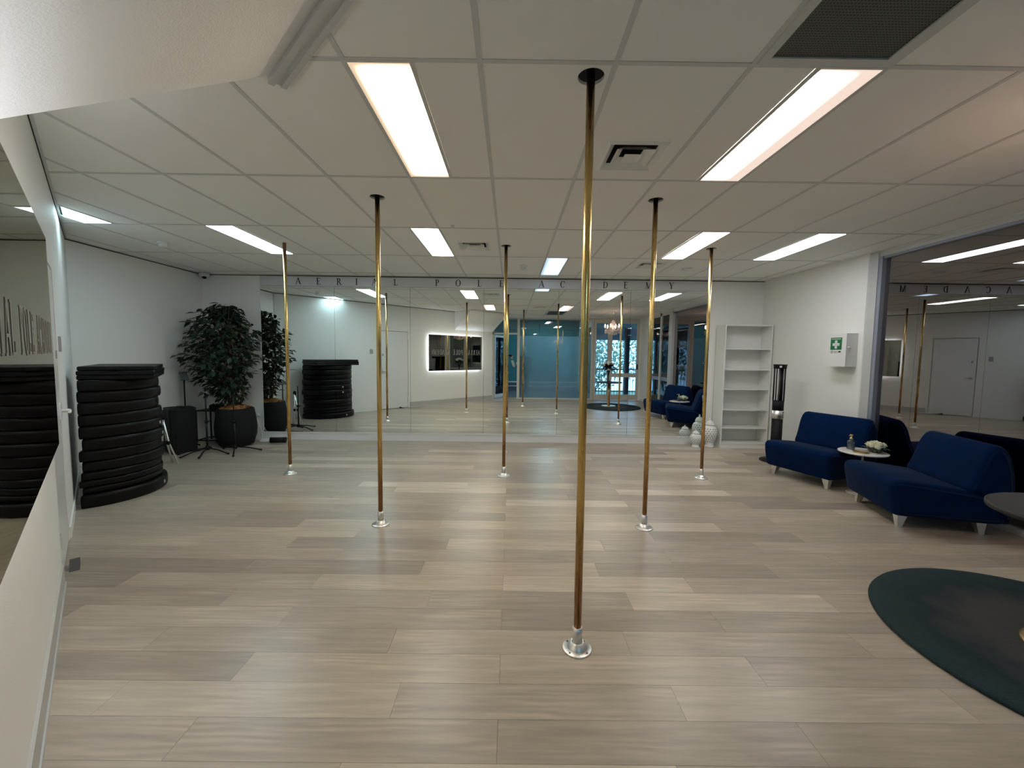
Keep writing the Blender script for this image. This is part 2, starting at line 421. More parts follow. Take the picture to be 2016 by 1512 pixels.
def empty(name, loc=(0, 0, 0), rz=0.0):
    o = bpy.data.objects.new(name, None); col.objects.link(o)
    o.location = loc; o.rotation_euler = (0, 0, rz); o.empty_display_size = 0.1
    return o
def tag(o, label, cat, group=None):
    o['label'] = label; o['category'] = cat
    if group: o['group'] = group
    return o
def struct(o, label=None):
    o['kind'] = 'structure'
    if label: o['label'] = label
    return o
def link_copy(o, name, parent, loc=None, rot=None, scale=None):
    c = o.copy(); c.name = name; col.objects.link(c); c.parent = parent
    if loc is not None: c.location = loc
    if rot is not None: c.rotation_euler = rot
    if scale is not None: c.scale = scale
    return c
def shared(me, name, parent, loc=(0, 0, 0), rot=(0, 0, 0), scale=(1, 1, 1)):
    o = bpy.data.objects.new(name, me); col.objects.link(o); o.parent = parent
    o.location = loc; o.rotation_euler = rot; o.scale = scale
    return o
def bevel(o, w, seg=3):
    m = o.modifiers.new('bevel', 'BEVEL'); m.width = w; m.segments = seg; m.limit_method = 'ANGLE'; m.angle_limit = math.radians(35)
    return o

# ------------------------------------------------------------------ structure: floor with planks
fl = MB().prism([(4.45, -0.45), (4.45, 7.0), (-5.25, 7.0), (-5.25, 4.75), (-0.62, 0.1), (-0.62, -0.45)], -0.06, -0.006).build('floor', mat('floor_underlay', (0.10, 0.09, 0.08), 0.9))
struct(fl, 'pale grey-brown timber-look plank floor')
PLW, PLL, GAP = 0.1830, 1.22, 0.0012
pm = plankmat('plank_oak', False)
pmi = plankmat('plank_oak_far', True)
base_plank = MB().box((-PLL / 2 + GAP / 2, -PLW / 2 + GAP / 2, -0.006), (PLL / 2 - GAP / 2, PLW / 2 - GAP / 2, 0.0)).mesh('plank', pm)
def inside_room(x0, x1, y0, y1):
    return (x1 + y1) > -0.36
far = MB(); nplank = 0
row0 = 1.395 - 10 * PLW
for r in range(0, 41):
    y0 = row0 + r * PLW; y1 = y0 + PLW
    if y0 > 6.96 or y1 < -0.4: continue
    off = -0.035 if r % 2 == 0 else -0.60
    if r % 4 == 3: off += 0.12
    for k in range(-6, 6):
        x0 = off + k * PLL; x1 = x0 + PLL
        cx0 = max(x0, XL - 0.06); cx1 = min(x1, 4.42); cy1 = min(y1, 6.965)
        if cx1 - cx0 < 0.02 or not inside_room(cx0, cx1, y0, y1): continue
        if y0 < 0.2 and x1 < -0.6: continue
        if y1 <= 5.4 and cx0 == x0 and cx1 == x1 and nplank < 290:
            shared(base_plank, 'plank', fl, ((x0 + x1) / 2, (y0 + y1) / 2, 0)); nplank += 1
        elif y1 <= 5.4 and nplank < 290:
            MB().box((cx0 + GAP / 2 - (cx0 + cx1) / 2, -PLW / 2 + GAP / 2, -0.006), (cx1 - GAP / 2 - (cx0 + cx1) / 2, PLW / 2 - GAP / 2, 0)).build('plank', pm, fl, ((cx0 + cx1) / 2, (y0 + y1) / 2, 0)); nplank += 1
        else:
            far.box((cx0 + GAP / 2, y0 + GAP / 2, -0.006), (cx1 - GAP / 2, cy1 - GAP / 2, 0))
fo = far.build('distant_planks', pmi, fl); fo['kind'] = 'stuff'

# ------------------------------------------------------------------ structure: walls
wb = MB()
wb.box((XL - 0.15, YW, 0), (4.6, YW + 0.15, 3.2))
wall_back = struct(wb.build('wall_back', M['wall']))
wall_left = struct(MB().box((XL - 0.15, 4.80, 0), (XL, YW, 3.2)).build('wall_left', M['wall']))
wd = MB().wbox(0.0, 3.13, 0, H + .4, -0.15, 0).wbox(3.97, WLEN, 0, H + .4, -0.15, 0).wbox(3.13, 3.97, 2.085, H + .4, -0.15, 0).wbox(2.9, 4.2, 0, H, -0.25, -0.15)  # last box: unseen backing added behind the door to block light
wall_diag = struct(wd.build('wall_angled', M['wall']))
# right wall: painted piece (slightly splayed), then glazing to the front
wr = MB().prism([(4.235, YW), (4.345, 5.07), (4.50, 5.07), (4.50, YW)], 0, 3.2)
wr.box((XR, YF, 0), (XR + 0.05, 1.08, 3.2))
wr.box((XR, 1.08, 2.74), (XR + 0.15, 5.08, 3.2))
wall_right = struct(wr.build('wall_right', M['wall']))
wf = MB().box((-0.80, -0.06, 2.74), (4.52, YF, 3.2)).box((4.30, -0.06, 0), (4.42, YF, 2.74))
wall_front = struct(wf.build('wall_front', M['wall']))
jb = MB().prism([(-0.62, 0.31), (-0.80, 0.31), (-0.80, -0.06), (-0.62, -0.06)], 0, H)
struct(jb.build('trim_1', M['white']), 'white door jamb return')

# sloping soffit wedge over the doorway
za = 2.225
A_b = wp(1.53, za); A_t = wp(1.53, H); D_b = wp(0.0, za); D_t = wp(0.0, H)
B_ = Vector((-1.135, 2.008, H)); C_ = Vector((-0.08, 0.98, H))
so = MB()
so.add([A_b, A_t, B_, D_b, D_t, C_], [(0, 2, 5, 3), (0, 1, 2), (3, 5, 4), (0, 3, 4, 1), (1, 4, 5, 2)])
soffit = struct(so.build('ceiling_bulkhead', M['soffit']), 'white sloping plaster soffit over the doorway')
tdir = (C_ - B_).normalized(); tn = Vector((-tdir.y, tdir.x, 0)); 
if tn.dot(Vector((1, 1, 0))) < 0: tn = -tn
tr = MB()
for (d0, d1, h0, h1) in ((-0.005, 0.022, 0.030, 0.0), (0.022, 0.05, 0.014, 0.0), (0.05, 0.075, 0.022, 0.0)):
    a = B_ - tdir * 0.02; b = C_
    vs = [a + tn * d0, b + tn * d0, b + tn * d1, a + tn * d1]
    tr.add([(v.x, v.y, H - h0) for v in vs] + [(v.x, v.y, H + 0.0) for v in vs], [(3, 2, 1, 0), (0, 1, 5, 4), (1, 2, 6, 5), (2, 3, 7, 6), (3, 0, 4, 7)])
struct(tr.build('trim_2', M['alu']), 'stepped metal edge trim where soffit meets ceiling')

# baseboards
bs = MB().wbox(0.0, 3.09, 0.028, 0.145, 0.0, 0.012)
o = struct(bs.build('baseboard_angled', M['skirt'])); MB().wbox(0.0, 3.09, 0.0, 0.028, 0.0, 0.018).build('quad_bead', M['alu'], o)
struct(MB().wbox(4.03, WLEN - 0.02, 0.0, 0.09, 0.0, 0.012).build('baseboard_left', M['white']))
struct(MB().box((XL, 4.86, 0), (XL + 0.012, YW, 0.09)).box((XL, YW - 0.012, 0), (-4.20, YW, 0.09)).build('baseboard_back', M['white']))
struct(MB().box((XR - 0.012, YF, 0), (XR, 1.08, 0.09)).build('baseboard_right', M['white']))

# flush door in the angled wall
d1 = MB().wbox(3.14, 3.96, 0.012, 2.075, -0.045, -0.004).build('door_1', M['door'])
struct(d1, 'flush white door in the angled wall')
hd = MB().tube([wp(3.88, 1.03, 0.0), wp(3.88, 1.03, 0.055)], 0.012).tube([wp(3.88, 1.03, 0.052), wp(3.76, 1.03, 0.052)], 0.010)
hd.wbox(3.85, 3.91, 0.97, 1.09, -0.004, 0.008)
hd.build('handle', M['steel'], d1)
MB().wbox(3.86, 3.90, 1.42, 1.48, -0.004, 0.004).build('lock_plate', M['greyplastic'], d1)
for z in (0.22, 1.88): MB().wbox(3.132, 3.155, z, z + 0.1, -0.004, 0.006).build('hinge', M['steel'], d1)
MB().wbox(4.16, 4.24, 1.47, 1.59, 0.0, 0.014).build('wall_switch', M['greyplastic'])
tag(bpy.data.objects['wall_switch'], 'small grey control box on the angled wall beside the flush door', 'switch')
ds = MB().add([wp(3.30, 0, 0.02), wp(3.42, 0, 0.02), wp(3.42, 0, 0.07), wp(3.30, 0, 0.07), wp(3.42, 0.045, 0.02), wp(3.42, 0.045, 0.07)], [(0, 1, 2, 3), (0, 3, 5, 4), (1, 4, 5, 2), (0, 4, 1), (3, 2, 5)]).build('door_stop', M['dark_grey'])
tag(ds, 'small dark wedge door stop on the floor at the end of the grey skirting', 'door stop')

# plinth and mirrors on the back wall
MX = [-4.19, -2.96, -1.694, -0.462, 0.788, 1.99, 3.28]
pl = MB().box((-4.22, YB - 0.008, 0), (3.30, YW, 0.135)).build('baseboard_mirror', M['plinth']); struct(pl, 'white plinth under the mirror wall')
MB().box((-4.22, YB - 0.018, 0.118), (3.30, YB - 0.008, 0.135)).build('plinth_lip', M['white'], pl)
wm = empty('wall_mirror', (0, YB, 0)); tag(wm, 'wide wall mirror of six tall panels on the white plinth', 'mirror')
for i in range(6):
    MB().box((MX[i] + 0.0015, 0, 0.138), (MX[i + 1] - 0.0015, 0.006, 2.588)).build('mirror_panel', M['mirror'], wm)
MB().box((MX[0] - 0.012, -0.002, 0.138), (MX[0], 0.03, 2.745)).build('edge_strip', M['white'], wm)
MB().box((MX[6], -0.002, 0.138), (MX[6] + 0.012, 0.03, 2.745)).build('edge_strip', M['white'], wm)
MB().box((MX[0], 0.007, 0.138), (MX[6], 0.03, 2.588)).build('backing', M['black'], wm)

# ------------------------------------------------------------------ serif letters
def letter(mb, ch, ox, oz, h, put):
    """put(x, z) -> front point and back point; letter drawn as flat raised strokes"""
    T, t, sf = 0.155, 0.062, 0.045
    def quad(p):
        f = [put(ox + x * h, oz + z * h, 0) for x, z in p]; b = [put(ox + x * h, oz + z * h, 1) for x, z in p]
        n = len(p)
        mb.add(f + b, [tuple(range(n)), tuple(range(2 * n - 1, n - 1, -1))] + [(i, n + i, n + (i + 1) % n, (i + 1) % n) for i in range(n)])
    def bar(x0, z0, x1, z1, w): quad([(x0 - w / 2, z0), (x0 + w / 2, z0), (x1 + w / 2, z1), (x1 - w / 2, z1)])
    def rect(x0, z0, x1, z1): quad([(x0, z0), (x1, z0), (x1, z1), (x0, z1)])
    def serif(x, z, w): rect(x - w / 2, z, x + w / 2, z + sf)
    def ring(cx, cz, rx, rz, a0, a1, thx, thz, n=18):
        for i in range(n):
            p = []
            for (k, s) in ((i, 0), (i + 1, 0), (i + 1, 1), (i, 1)):
                a = math.radians(a0 + (a1 - a0) * k / n)
                ex, ez = (rx, rz) if s == 0 else (rx - thx, rz - thz)
                p.append((cx + ex * math.cos(a), cz + ez * math.sin(a)))
            quad(p)
    if ch == 'A':
        bar(-0.33, 0, 0.0, 1, t); bar(0.33, 0, 0.02, 1, T); rect(-0.22, 0.32, 0.20, 0.32 + t); serif(-0.33, 0, 0.24); serif(0.33, 0, 0.30)
    elif ch == 'E':
        rect(-0.22, 0, -0.22 + T, 1); rect(-0.30, 0, 0.28, t); rect(-0.30, 1 - t, 0.26, 1); rect(-0.1, 0.5, 0.14, 0.5 + t)
        rect(0.25, 0, 0.29, 0.22); rect(0.23, 0.8, 0.27, 1); rect(0.12, 0.42, 0.155, 0.64)
    elif ch in 'RP':
        rect(-0.24, 0, -0.24 + T, 1); serif(-0.175, 0, 0.32); rect(-0.32, 1 - sf, -0.1, 1)
        ring(-0.02, 0.735, 0.28, 0.265, -90, 90, T, t); rect(-0.12, 1 - t, -0.02, 1); rect(-0.12, 0.47, -0.02, 0.47 + t)
        if ch == 'R': bar(0.36, 0, 0.02, 0.49, T); serif(0.37, 0, 0.22)
    elif ch == 'I':
        rect(-T / 2, 0, T / 2, 1); serif(0, 0, 0.32); serif(0, 1 - sf, 0.32)
    elif ch == 'L':
        rect(-0.22, 0, -0.22 + T, 1); serif(-0.155, 1 - sf, 0.32); rect(-0.30, 0, 0.28, t); rect(0.25, 0, 0.29, 0.26)
    elif ch == 'O':
        ring(0, 0.5, 0.40, 0.52, 0, 360, T, t, 32)
    elif ch == 'C':
        ring(0, 0.5, 0.38, 0.52, 42, 318, T, t, 26); rect(0.27, 0.66, 0.31, 0.98)
    elif ch == 'D':
        rect(-0.30, 0, -0.30 + T, 1); ring(-0.08, 0.5, 0.45, 0.5, -90, 90, T, t, 20); rect(-0.38, 1 - t, -0.08, 1); rect(-0.38, 0, -0.08, t)
    elif ch == 'M':
        bar(-0.36, 0, -0.34, 1, t); rect(0.28, 0, 0.28 + T, 1); bar(0.0, 0.02, -0.32, 1, T); bar(0.0, 0.02, 0.30, 1, t)
        serif(-0.36, 0, 0.24); serif(0.345, 0, 0.30); rect(-0.46, 1 - sf, -0.3, 1); rect(0.28, 1 - sf, 0.48, 1)
    elif ch == 'Y':
        rect(-T / 2, 0, T / 2, 0.46); bar(0.0, 0.42, -0.28, 1, T); bar(0.02, 0.42, 0.30, 1, t); serif(0, 0, 0.32); serif(-0.29, 1 - sf, 0.30); serif(0.30, 1 - sf, 0.22)

sign = empty('name_sign', (0, YB, 2.59)); tag(sign, 'long grey strip above the mirror lettered AERIAL POLE ACADEMY', 'sign')
MB().box((MX[0], 0.0, 0.002), (MX[6], 0.03, 0.158)).build('sign_board', M['sign'], sign)
LX = [-3.554, -3.216, -2.879, -2.583, -2.288, -1.933, -1.24, -0.894, -0.539, -0.175, 0.493, 0.848, 1.195, 1.559, 1.898, 2.279, 2.661]
for ch, x in zip('AERIALPOLEACADEMY', LX):
    mb = MB(); letter(mb, ch, 0, 0, 0.108, lambda a, b, k: (a, -0.003 + 0.003 * k, b))
    mb.build('letter', M['letter'], sign, (x, 0, 0.026))

# ------------------------------------------------------------------ ceiling: grid, tiles, lights, vents
ceil = struct(MB().box((-5.4, -0.1, 3.15), (4.6, 7.15, 3.25)).build('ceiling', M['slab']), 'suspended ceiling of white tiles in a grid')
colx = lambda c: GX0 + (c - 1) * 0.6
rowy = lambda r: GY0 + r * 1.2      # r=0 is row A
TB = 0.012
XMIN, XMAX, YMIN, YMAX = XL, 4.36, 0.055, YW
bars = MB()
def clipx(y):  # left limit of the room at depth y
    return max(XMIN, -0.31 - y - 0.02)
poles = [(0.354, 1.99), (-1.119, 3.49), (1.177, 3.475), (-2.69, 4.955), (-0.073, 4.965), (2.366, 4.97)]
lights = {  # (col, row): (half, key)
    (0, 0): ('L', 'a'), (3, 0): ('R', 'b'), (-4, 2): ('L', 'c'), (-1, 2): ('R', 'd'), (4, 2): ('R', 'e'), (6, 2): ('R', 'f'), (2, 3): ('L', 'g'), (-6, 1): ('L', 'h')}
vents = {(2, 0): (0.76, 2.74), (0, 2): (-0.45, 4.97), (4, 3): (1.95, 5.87)}
tile_me = MB().box((-0.3 + TB, -0.6 + TB, 0.0), (0.3 - TB, 0.6 - TB, 0.015)).mesh('ceiling_tile', M['tile'])
def tile(x0, x1, y0, y1, hole=None):
    if x1 - x0 < 0.03 or y1 - y0 < 0.03: return
    if hole is None:
        MB().box((x0, y0, H + 0.003), (x1, y1, H + 0.018)).build('ceiling_tile', M['tile'], ceil); return
    hx, hy, hr, sq = hole
    n = 32; inner = []; outer = []
    for i in range(n):
        a = 2 * math.pi * (i + .5) / n; c, s = math.cos(a), math.sin(a)
        if sq:
            q = hr / max(abs(c), abs(s)); inner.append((hx + c * q, hy + s * q))
        else: inner.append((hx + c * hr, hy + s * hr))
        tx = ((x1 - hx) / c if c > 0 else (x0 - hx) / c); ty = ((y1 - hy) / s if s > 0 else (y0 - hy) / s)
        q = min(tx, ty); outer.append([hx + c * q, hy + s * q])
    for (cx, cy) in ((x0, y0), (x1, y0), (x1, y1), (x0, y1)):   # snap nearest to corners
        k = min(range(n), key=lambda i: (outer[i][0] - cx) ** 2 + (outer[i][1] - cy) ** 2); outer[k] = [cx, cy]
    if sq:
        for (cx, cy) in ((-hr, -hr), (hr, -hr), (hr, hr), (-hr, hr)):
            k = min(range(n), key=lambda i: (inner[i][0] - hx - cx) ** 2 + (inner[i][1] - hy - cy) ** 2); inner[k] = (hx + cx, hy + cy)
    mb = MB(); vs = []
    for z in (H + 0.003, H + 0.018): vs += [(p[0], p[1], z) for p in outer] + [(p[0], p[1], z) for p in inner]
    fs = []
    for i in range(n):
        j = (i + 1) % n
        fs += [(i, n + i, n + j, j), (2 * n + i, 2 * n + j, 3 * n + j, 3 * n + i), (n + i, 3 * n + i, 3 * n + j, n + j), (i, j, 2 * n + j, 2 * n + i)]
    mb.add(vs, fs).build('ceiling_tile', M['tile'], ceil)

LIGHTS = []
for r in range(-2, 5):
    y0 = max(rowy(r) + TB, YMIN); y1 = min(rowy(r + 1) - TB, YMAX)
    if y1 - y0 < 0.02: continue
    for c in range(-8, 10):
        x0 = max(colx(c) + TB, XMIN); x1 = min(colx(c + 1) - TB, XMAX)
        if x1 - x0 < 0.02: continue
        if x1 + y1 < -0.33: continue
        if (c, r) in lights:
            half, key = lights[(c, r)]
            xm = (colx(c) + colx(c + 1)) / 2
            LIGHTS.append((key, (colx(c) + xm) / 2 if half == 'L' else (xm + colx(c + 1)) / 2, (rowy(r) + rowy(r + 1)) / 2))
            bars.box((xm - 0.010, y0, H - 0.001), (xm + 0.010, y1, H + 0.004))
            if half == 'L': tile(xm + TB, x1, y0, y1)
            else: tile(x0, xm - TB, y0, y1)
            continue
        if (c, r) in vents:
            vx, vy = vents[(c, r)]; tile(x0, x1, y0, y1, (vx, vy, 0.172, True)); continue
        if (c, r) == (3, -1): continue     # return air grille
        hole = None
        for (px, py) in poles:
            if x0 < px < x1 and y0 < py < y1: hole = (px, py, 0.061, False)
        if hole: tile(x0, x1, y0, y1, hole)
        elif abs((x1 - x0) - 0.576) < 1e-4 and abs((y1 - y0) - 1.176) < 1e-4:
            shared(tile_me, 'ceiling_tile', ceil, ((x0 + x1) / 2, (y0 + y1) / 2, H + 0.003))
        else: tile(x0, x1, y0, y1)
for c in range(-8, 10):
    x = colx(c)
    if XMIN < x < XMAX:
        ys = max(YMIN, -0.31 - x + 0.02); bars.box((x - TB, ys, H), (x + TB, YMAX, H + 0.004))
for r in range(-2, 6):
    y = rowy(r)
    if YMIN < y < YMAX: bars.box((clipx(y) + 0.03, y - TB, H - 0.0004), (XMAX, y + TB, H + 0.004))
bars.build('grid_bars', M['tbar'], ceil)
pa = MB().box((XL, YW - 0.02, H - 0.004), (4.24, YW, H + 0.002)).box((XL, 4.86, H - 0.004), (XL + 0.02, YW, H + 0.002)).wbox(1.53, WLEN, H - 0.004, H + 0.002, 0.0, 0.02)
pa.build('perimeter_angle', M['tbar'], ceil)
MB().box((XL, YW - 0.004, H - 0.014), (4.24, YW, H - 0.004)).box((XL, 4.86, H - 0.014), (XL + 0.004, YW, H - 0.004)).wbox(1.53, WLEN, H - 0.014, H - 0.004, 0.0, 0.004).build('painted_shadow_line', M['black'], ceil)  # black strip painted in as the shadow line under the ceiling edge

PS = PANEL_STRENGTH
WARM, COOL, NEUT, PINK = (1.0, 0.80, 0.56), (0.72, 0.90, 1.0), (1.0, 0.95, 0.86), (1.0, 0.80, 0.70)
pmats = {
    'a': panelmat('panel_warm', (1.0, 0.74, 0.50), (1.0, 0.90, 0.72), PS * 0.05, PS * 1.6, 0.03),
    'b': panelmat('panel_pinkish', (1.0, 0.80, 0.68), (1.0, 0.86, 0.74), PS * 0.055, PS * 1.5, -0.09),
    'c': panelmat('panel_cool_left', (0.68, 0.90, 1.0), (0.68, 0.90, 1.0), PS * 1.0, PS * 1.25, 0),
    'd': panelmat('panel_white', (1.0, 0.96, 0.86), (1.0, 0.98, 0.92), PS * 0.9, PS * 1.1, 0),
    'e': panelmat('panel_cream', (1.0, 0.92, 0.78), (1.0, 0.95, 0.86), PS * 1.05, PS * 1.25, 0),
    'f': panelmat('panel_cool_right', (0.88, 0.94, 1.0), (0.88, 0.94, 1.0), PS * 0.78, PS * 0.9, 0),
    'g': panelmat('panel_blue', (0.55, 0.76, 1.0), (0.68, 0.84, 1.0), PS * 0.05, PS * 0.16, 0.02),
    'h': panelmat('panel_corner', (0.60, 0.90, 1.0), (0.64, 0.92, 1.0), PS * 0.55, PS * 0.8, 0.02)}
lab = {'a': 'warm white recessed ceiling light nearest the sloping soffit', 'b': 'dim pinkish recessed ceiling light beside the dark return grille',
       'c': 'cool white ceiling light behind the leftmost brass pole', 'd': 'bright white ceiling light left of the square vent in the middle row',
       'e': 'cream ceiling light between the two right-hand brass poles', 'f': 'cool white ceiling light nearest the first aid box wall',
       'g': 'pale blue ceiling light nearest the sign above the mirror', 'h': 'cool ceiling light at the far left above the mat stack'}
for key, x, y in LIGHTS:
    t = empty('ceiling_light', (x, y, H)); tag(t, lab[key], 'ceiling light', 'recessed ceiling lights')
    if key == 'h':      # the angled wall cuts across this fitting
        def clip(poly, k):
            out = []
            for i in range(len(poly)):
                a, b = poly[i - 1], poly[i]; da, db = a[0] + a[1] - k, b[0] + b[1] - k
                if (da < 0) != (db < 0): u = da / (da - db); out.append((a[0] + (b[0] - a[0]) * u, a[1] + (b[1] - a[1]) * u))
                if db >= 0: out.append(b)
            return out
        K = -0.31 - x - y + 0.05
        MB().prism(clip([(-0.138, -0.585), (0.138, -0.585), (0.138, 0.585), (-0.138, 0.585)], K), 0.0, 0.004).build('diffuser', pmats[key], t)
        MB().prism(clip([(-0.15, -0.597), (-0.138, -0.597), (-0.138, 0.597), (-0.15, 0.597)], K), -0.002, 0.01).prism(clip([(0.138, -0.597), (0.15, -0.597), (0.15, 0.597), (0.138, 0.597)], K), -0.002, 0.01).box((-0.138, 0.585, -0.002), (0.138, 0.597, 0.01)).build('frame', M['tbar'], t)
        continue
    MB().box((-0.138, -0.585, 0.0), (0.138, 0.585, 0.004)).build('diffuser', pmats[key], t)
    f = MB()
    for (a, b) in (((-0.150, -0.597, -0.002), (-0.138, 0.597, 0.01)), ((0.138, -0.597, -0.002), (0.150, 0.597, 0.01)), ((-0.138, -0.597, -0.002), (0.138, -0.585, 0.01)), ((-0.138, 0.585, -0.002), (0.138, 0.597, 0.01))): f.box(a, b)
    f.build('frame', M['tbar'], t)
    MB().box((-0.14, -0.59, 0.03), (0.14, 0.59, 0.09)).build('housing', M['white'], t)

def diffuser(x, y, label):
    t = empty('air_diffuser', (x, y, H)); tag(t, label, 'air vent', 'square supply air diffusers')
    def frame(mb, ro, zo, ri, zi):
        q = lambda r, z: [(-r, -r, z), (r, -r, z), (r, r, z), (-r, r, z)]
        mb.add(q(ro, zo) + q(ri, zi), [(i, (i + 1) % 4, 4 + (i + 1) % 4, 4 + i) for i in range(4)])
    f = MB(); frame(f, 0.186, -0.001, 0.172, -0.010); frame(f, 0.172, -0.010, 0.135, 0.022); frame(f, 0.190, 0.004, 0.186, -0.001)
    f.build('frame', M['white'], t)
    c = MB(); frame(c, 0.122, -0.012, 0.066, 0.03); c.build('cone', M['white'], t)
    c = MB(); frame(c, 0.056, -0.010, 0.0, 0.012); c.build('centre_cone', M['white'], t)
    MB().box((-0.17, -0.17, 0.10), (0.17, 0.17, 0.12)).build('throat', M['black'], t)
    return t
diffuser(0.76, 2.74, 'square white ceiling air vent nearest the foremost brass pole')
diffuser(-0.45, 4.97, 'square white ceiling air vent beside the bright light near the middle far pole')
diffuser(1.95, 5.87, 'farthest square white ceiling air vent, above the letters near the mirror')
rg = empty('return_air_grille', ((colx(3) + colx(4)) / 2, (rowy(-1) + rowy(0)) / 2, H)); tag(rg, 'large dark perforated return air grille in the ceiling', 'air vent')
MB().box((-0.25, -0.55, 0.003), (0.25, 0.55, 0.008)).build('perforated_sheet', M['grille'], rg)
f = MB()
for (a, b) in (((-0.288, -0.588, -0.004), (-0.25, 0.588, 0.012)), ((0.25, -0.588, -0.004), (0.288, 0.588, 0.012)), ((-0.25, -0.588, -0.004), (0.25, -0.55, 0.012)), ((-0.25, 0.55, -0.004), (0.25, 0.588, 0.012))): f.box(a, b)
f.build('frame', M['tbar'], rg)

def detector(x, y, label, flat=False, name='smoke_detector'):
    t = empty(name, (x, y, H)); tag(t, label, 'detector')
    if flat:
        MB().lathe([(0.075, 0.0), (0.075, -0.006), (0.06, -0.012), (0.045, -0.008), (0.0, -0.008)], n=28, cap=False).build('cover', M['white'], t)
        MB().lathe([(0.045, -0.006), (0.04, -0.014), (0.0, -0.016)], n=24, cap=False).build('grille', M['white'], t)
    else:
        MB().lathe([(0.055, 0.0), (0.055, -0.015), (0.035, -0.022)], n=24, cap=False).build('base', M['white'], t)
        MB().lathe([(0.035, -0.018), (0.045, -0.045), (0.03, -0.06), (0.0, -0.062)], n=24, cap=False).build('sensor_head', M['plastic'], t)
detector(-4.14, 4.98, 'white smoke detector on the ceiling above the left wall')
detector(0.16, 6.02, 'small white smoke detector on the ceiling beside the pale blue light')
detector(2.56, 6.1, 'flat round white ceiling cover right of the farthest square vent', True, 'ceiling_speaker')
detector(-0.60, 4.2, 'tiny white sprinkler cap on the ceiling grid near the bright middle light', False, 'sprinkler_cap')
bpy.data.objects['sprinkler_cap'].scale = (0.35, 0.35, 0.4)

cc = empty('security_camera', (-5.06, 6.87, H - 0.004)); tag(cc, 'white dome security camera in the upper left corner of the room', 'camera')
MB().lathe([(0.072, 0.0), (0.074, -0.03), (0.062, -0.062), (0.045, -0.07)], n=28).build('housing', M['plastic'], cc)
MB().sphere((0.018, -0.022, -0.062), 0.036, 20, 12).build('lens_dome', M['lens'], cc)

# ------------------------------------------------------------------ poles
PLAB = ['nearest brass dance pole, standing alone in front', 'brass dance pole in the second row, left one', 'brass dance pole in the second row, right one',
        'brass dance pole in the back row, leftmost near the plant', 'brass dance pole in the back row, middle one', 'brass dance pole in the back row, rightmost near the bookcase']
pole_me = MB().lathe([(0.0195, 0.085), (0.0195, 3.15)], n=28).mesh('pole', M['brass'])
sl_me = MB().lathe([(0.0205, 0.118), (0.0245, 0.117), (0.0245, 0.030)], n=28).mesh('sleeve', M['steel'])
fg_me = MB().lathe([(0.074, 0.0), (0.074, 0.006), (0.071, 0.008), (0.050, 0.009), (0.049, 0.014), (0.046, 0.018), (0.032, 0.040), (0.027, 0.041), (0.0255, 0.036)], n=40).mesh('floor_flange', M['steel'])
sc_me = MB().lathe([(0.005, 0.0), (0.005, 0.0015)], n=10).mesh('screw', M['screw'])
for i, (x, y) in enumerate(poles):
    t = empty('dance_pole', (x, y, 0)); tag(t, PLAB[i], 'pole', 'brass dance poles')
    t.rotation_euler = (0, 0, i * 1.3)
    shared(pole_me, 'pole', t); shared(sl_me, 'sleeve', t); fg = shared(fg_me, 'floor_flange', t)
    for k in range(4):
        a = math.radians(45 + 90 * k); shared(sc_me, 'screw', fg, (0.061 * math.cos(a), 0.061 * math.sin(a), 0.0085))

# ------------------------------------------------------------------ right-hand glazing
def frame_box(mb, *bxs):
    for a, b in bxs: mb.box(a, b)
    return mb
w1 = empty('window_1', (XR, 3.84, 0)); struct(w1, 'large dark reflective window behind the blue chairs')
fm = MB()
fm.box((-0.025, 1.11, 0), (0.125, 1.235, 2.745)); fm.box((-0.01, -1.11, 2.70), (0.10, 1.11, 2.745)); fm.box((-0.01, -1.11, 0), (0.10, 1.11, 0.05)); fm.box((-0.03, -1.34, 0), (0.06, -1.11, 2.745))
fm.build('frame', M['alu'], w1)
MB().box((-0.015, 1.065, 0.05), (0.06, 1.11, 2.70)).box((0.0, -1.11, 2.675), (0.06, 1.065, 2.70)).build('inner_bead', M['alud'], w1)
MB().box((-0.03, 1.235, 0), (-0.004, 1.25, 2.745)).build('edge_bead', M['white'], w1)
MB().box((0.035, -1.11, 0.05), (0.041, 1.065, 2.675)).build('pane', M['tintglass'], w1)

w2 = empty('window_2', (XR, 1.79, 0)); struct(w2, 'tall glazed side door and sidelight on the right wall')
fm = MB()
fm.box((-0.01, -0.71, 0), (0.03, -0.66, 2.745)); fm.box((-0.01, -0.02, 0), (0.03, 0.10, 2.745)); fm.box((-0.01, -0.66, 2.66), (0.03, 0.71, 2.745)); fm.box((-0.01, -0.66, 0), (0.03, 0.71, 0.10))
fm.build('frame', M['aluw'], w2)
MB().box((-0.005, -0.66, 0.80), (0.025, 0.71, 0.90)).build('mid_rail', M['alud'], w2)
for (a, b) in ((-0.66, -0.02), (0.10, 0.71)):
    for (z0, z1) in ((0.10, 0.80), (0.90, 2.66)): MB().box((0.005, a, z0), (0.011, b, z1)).build('pane', M['glass'], w2)

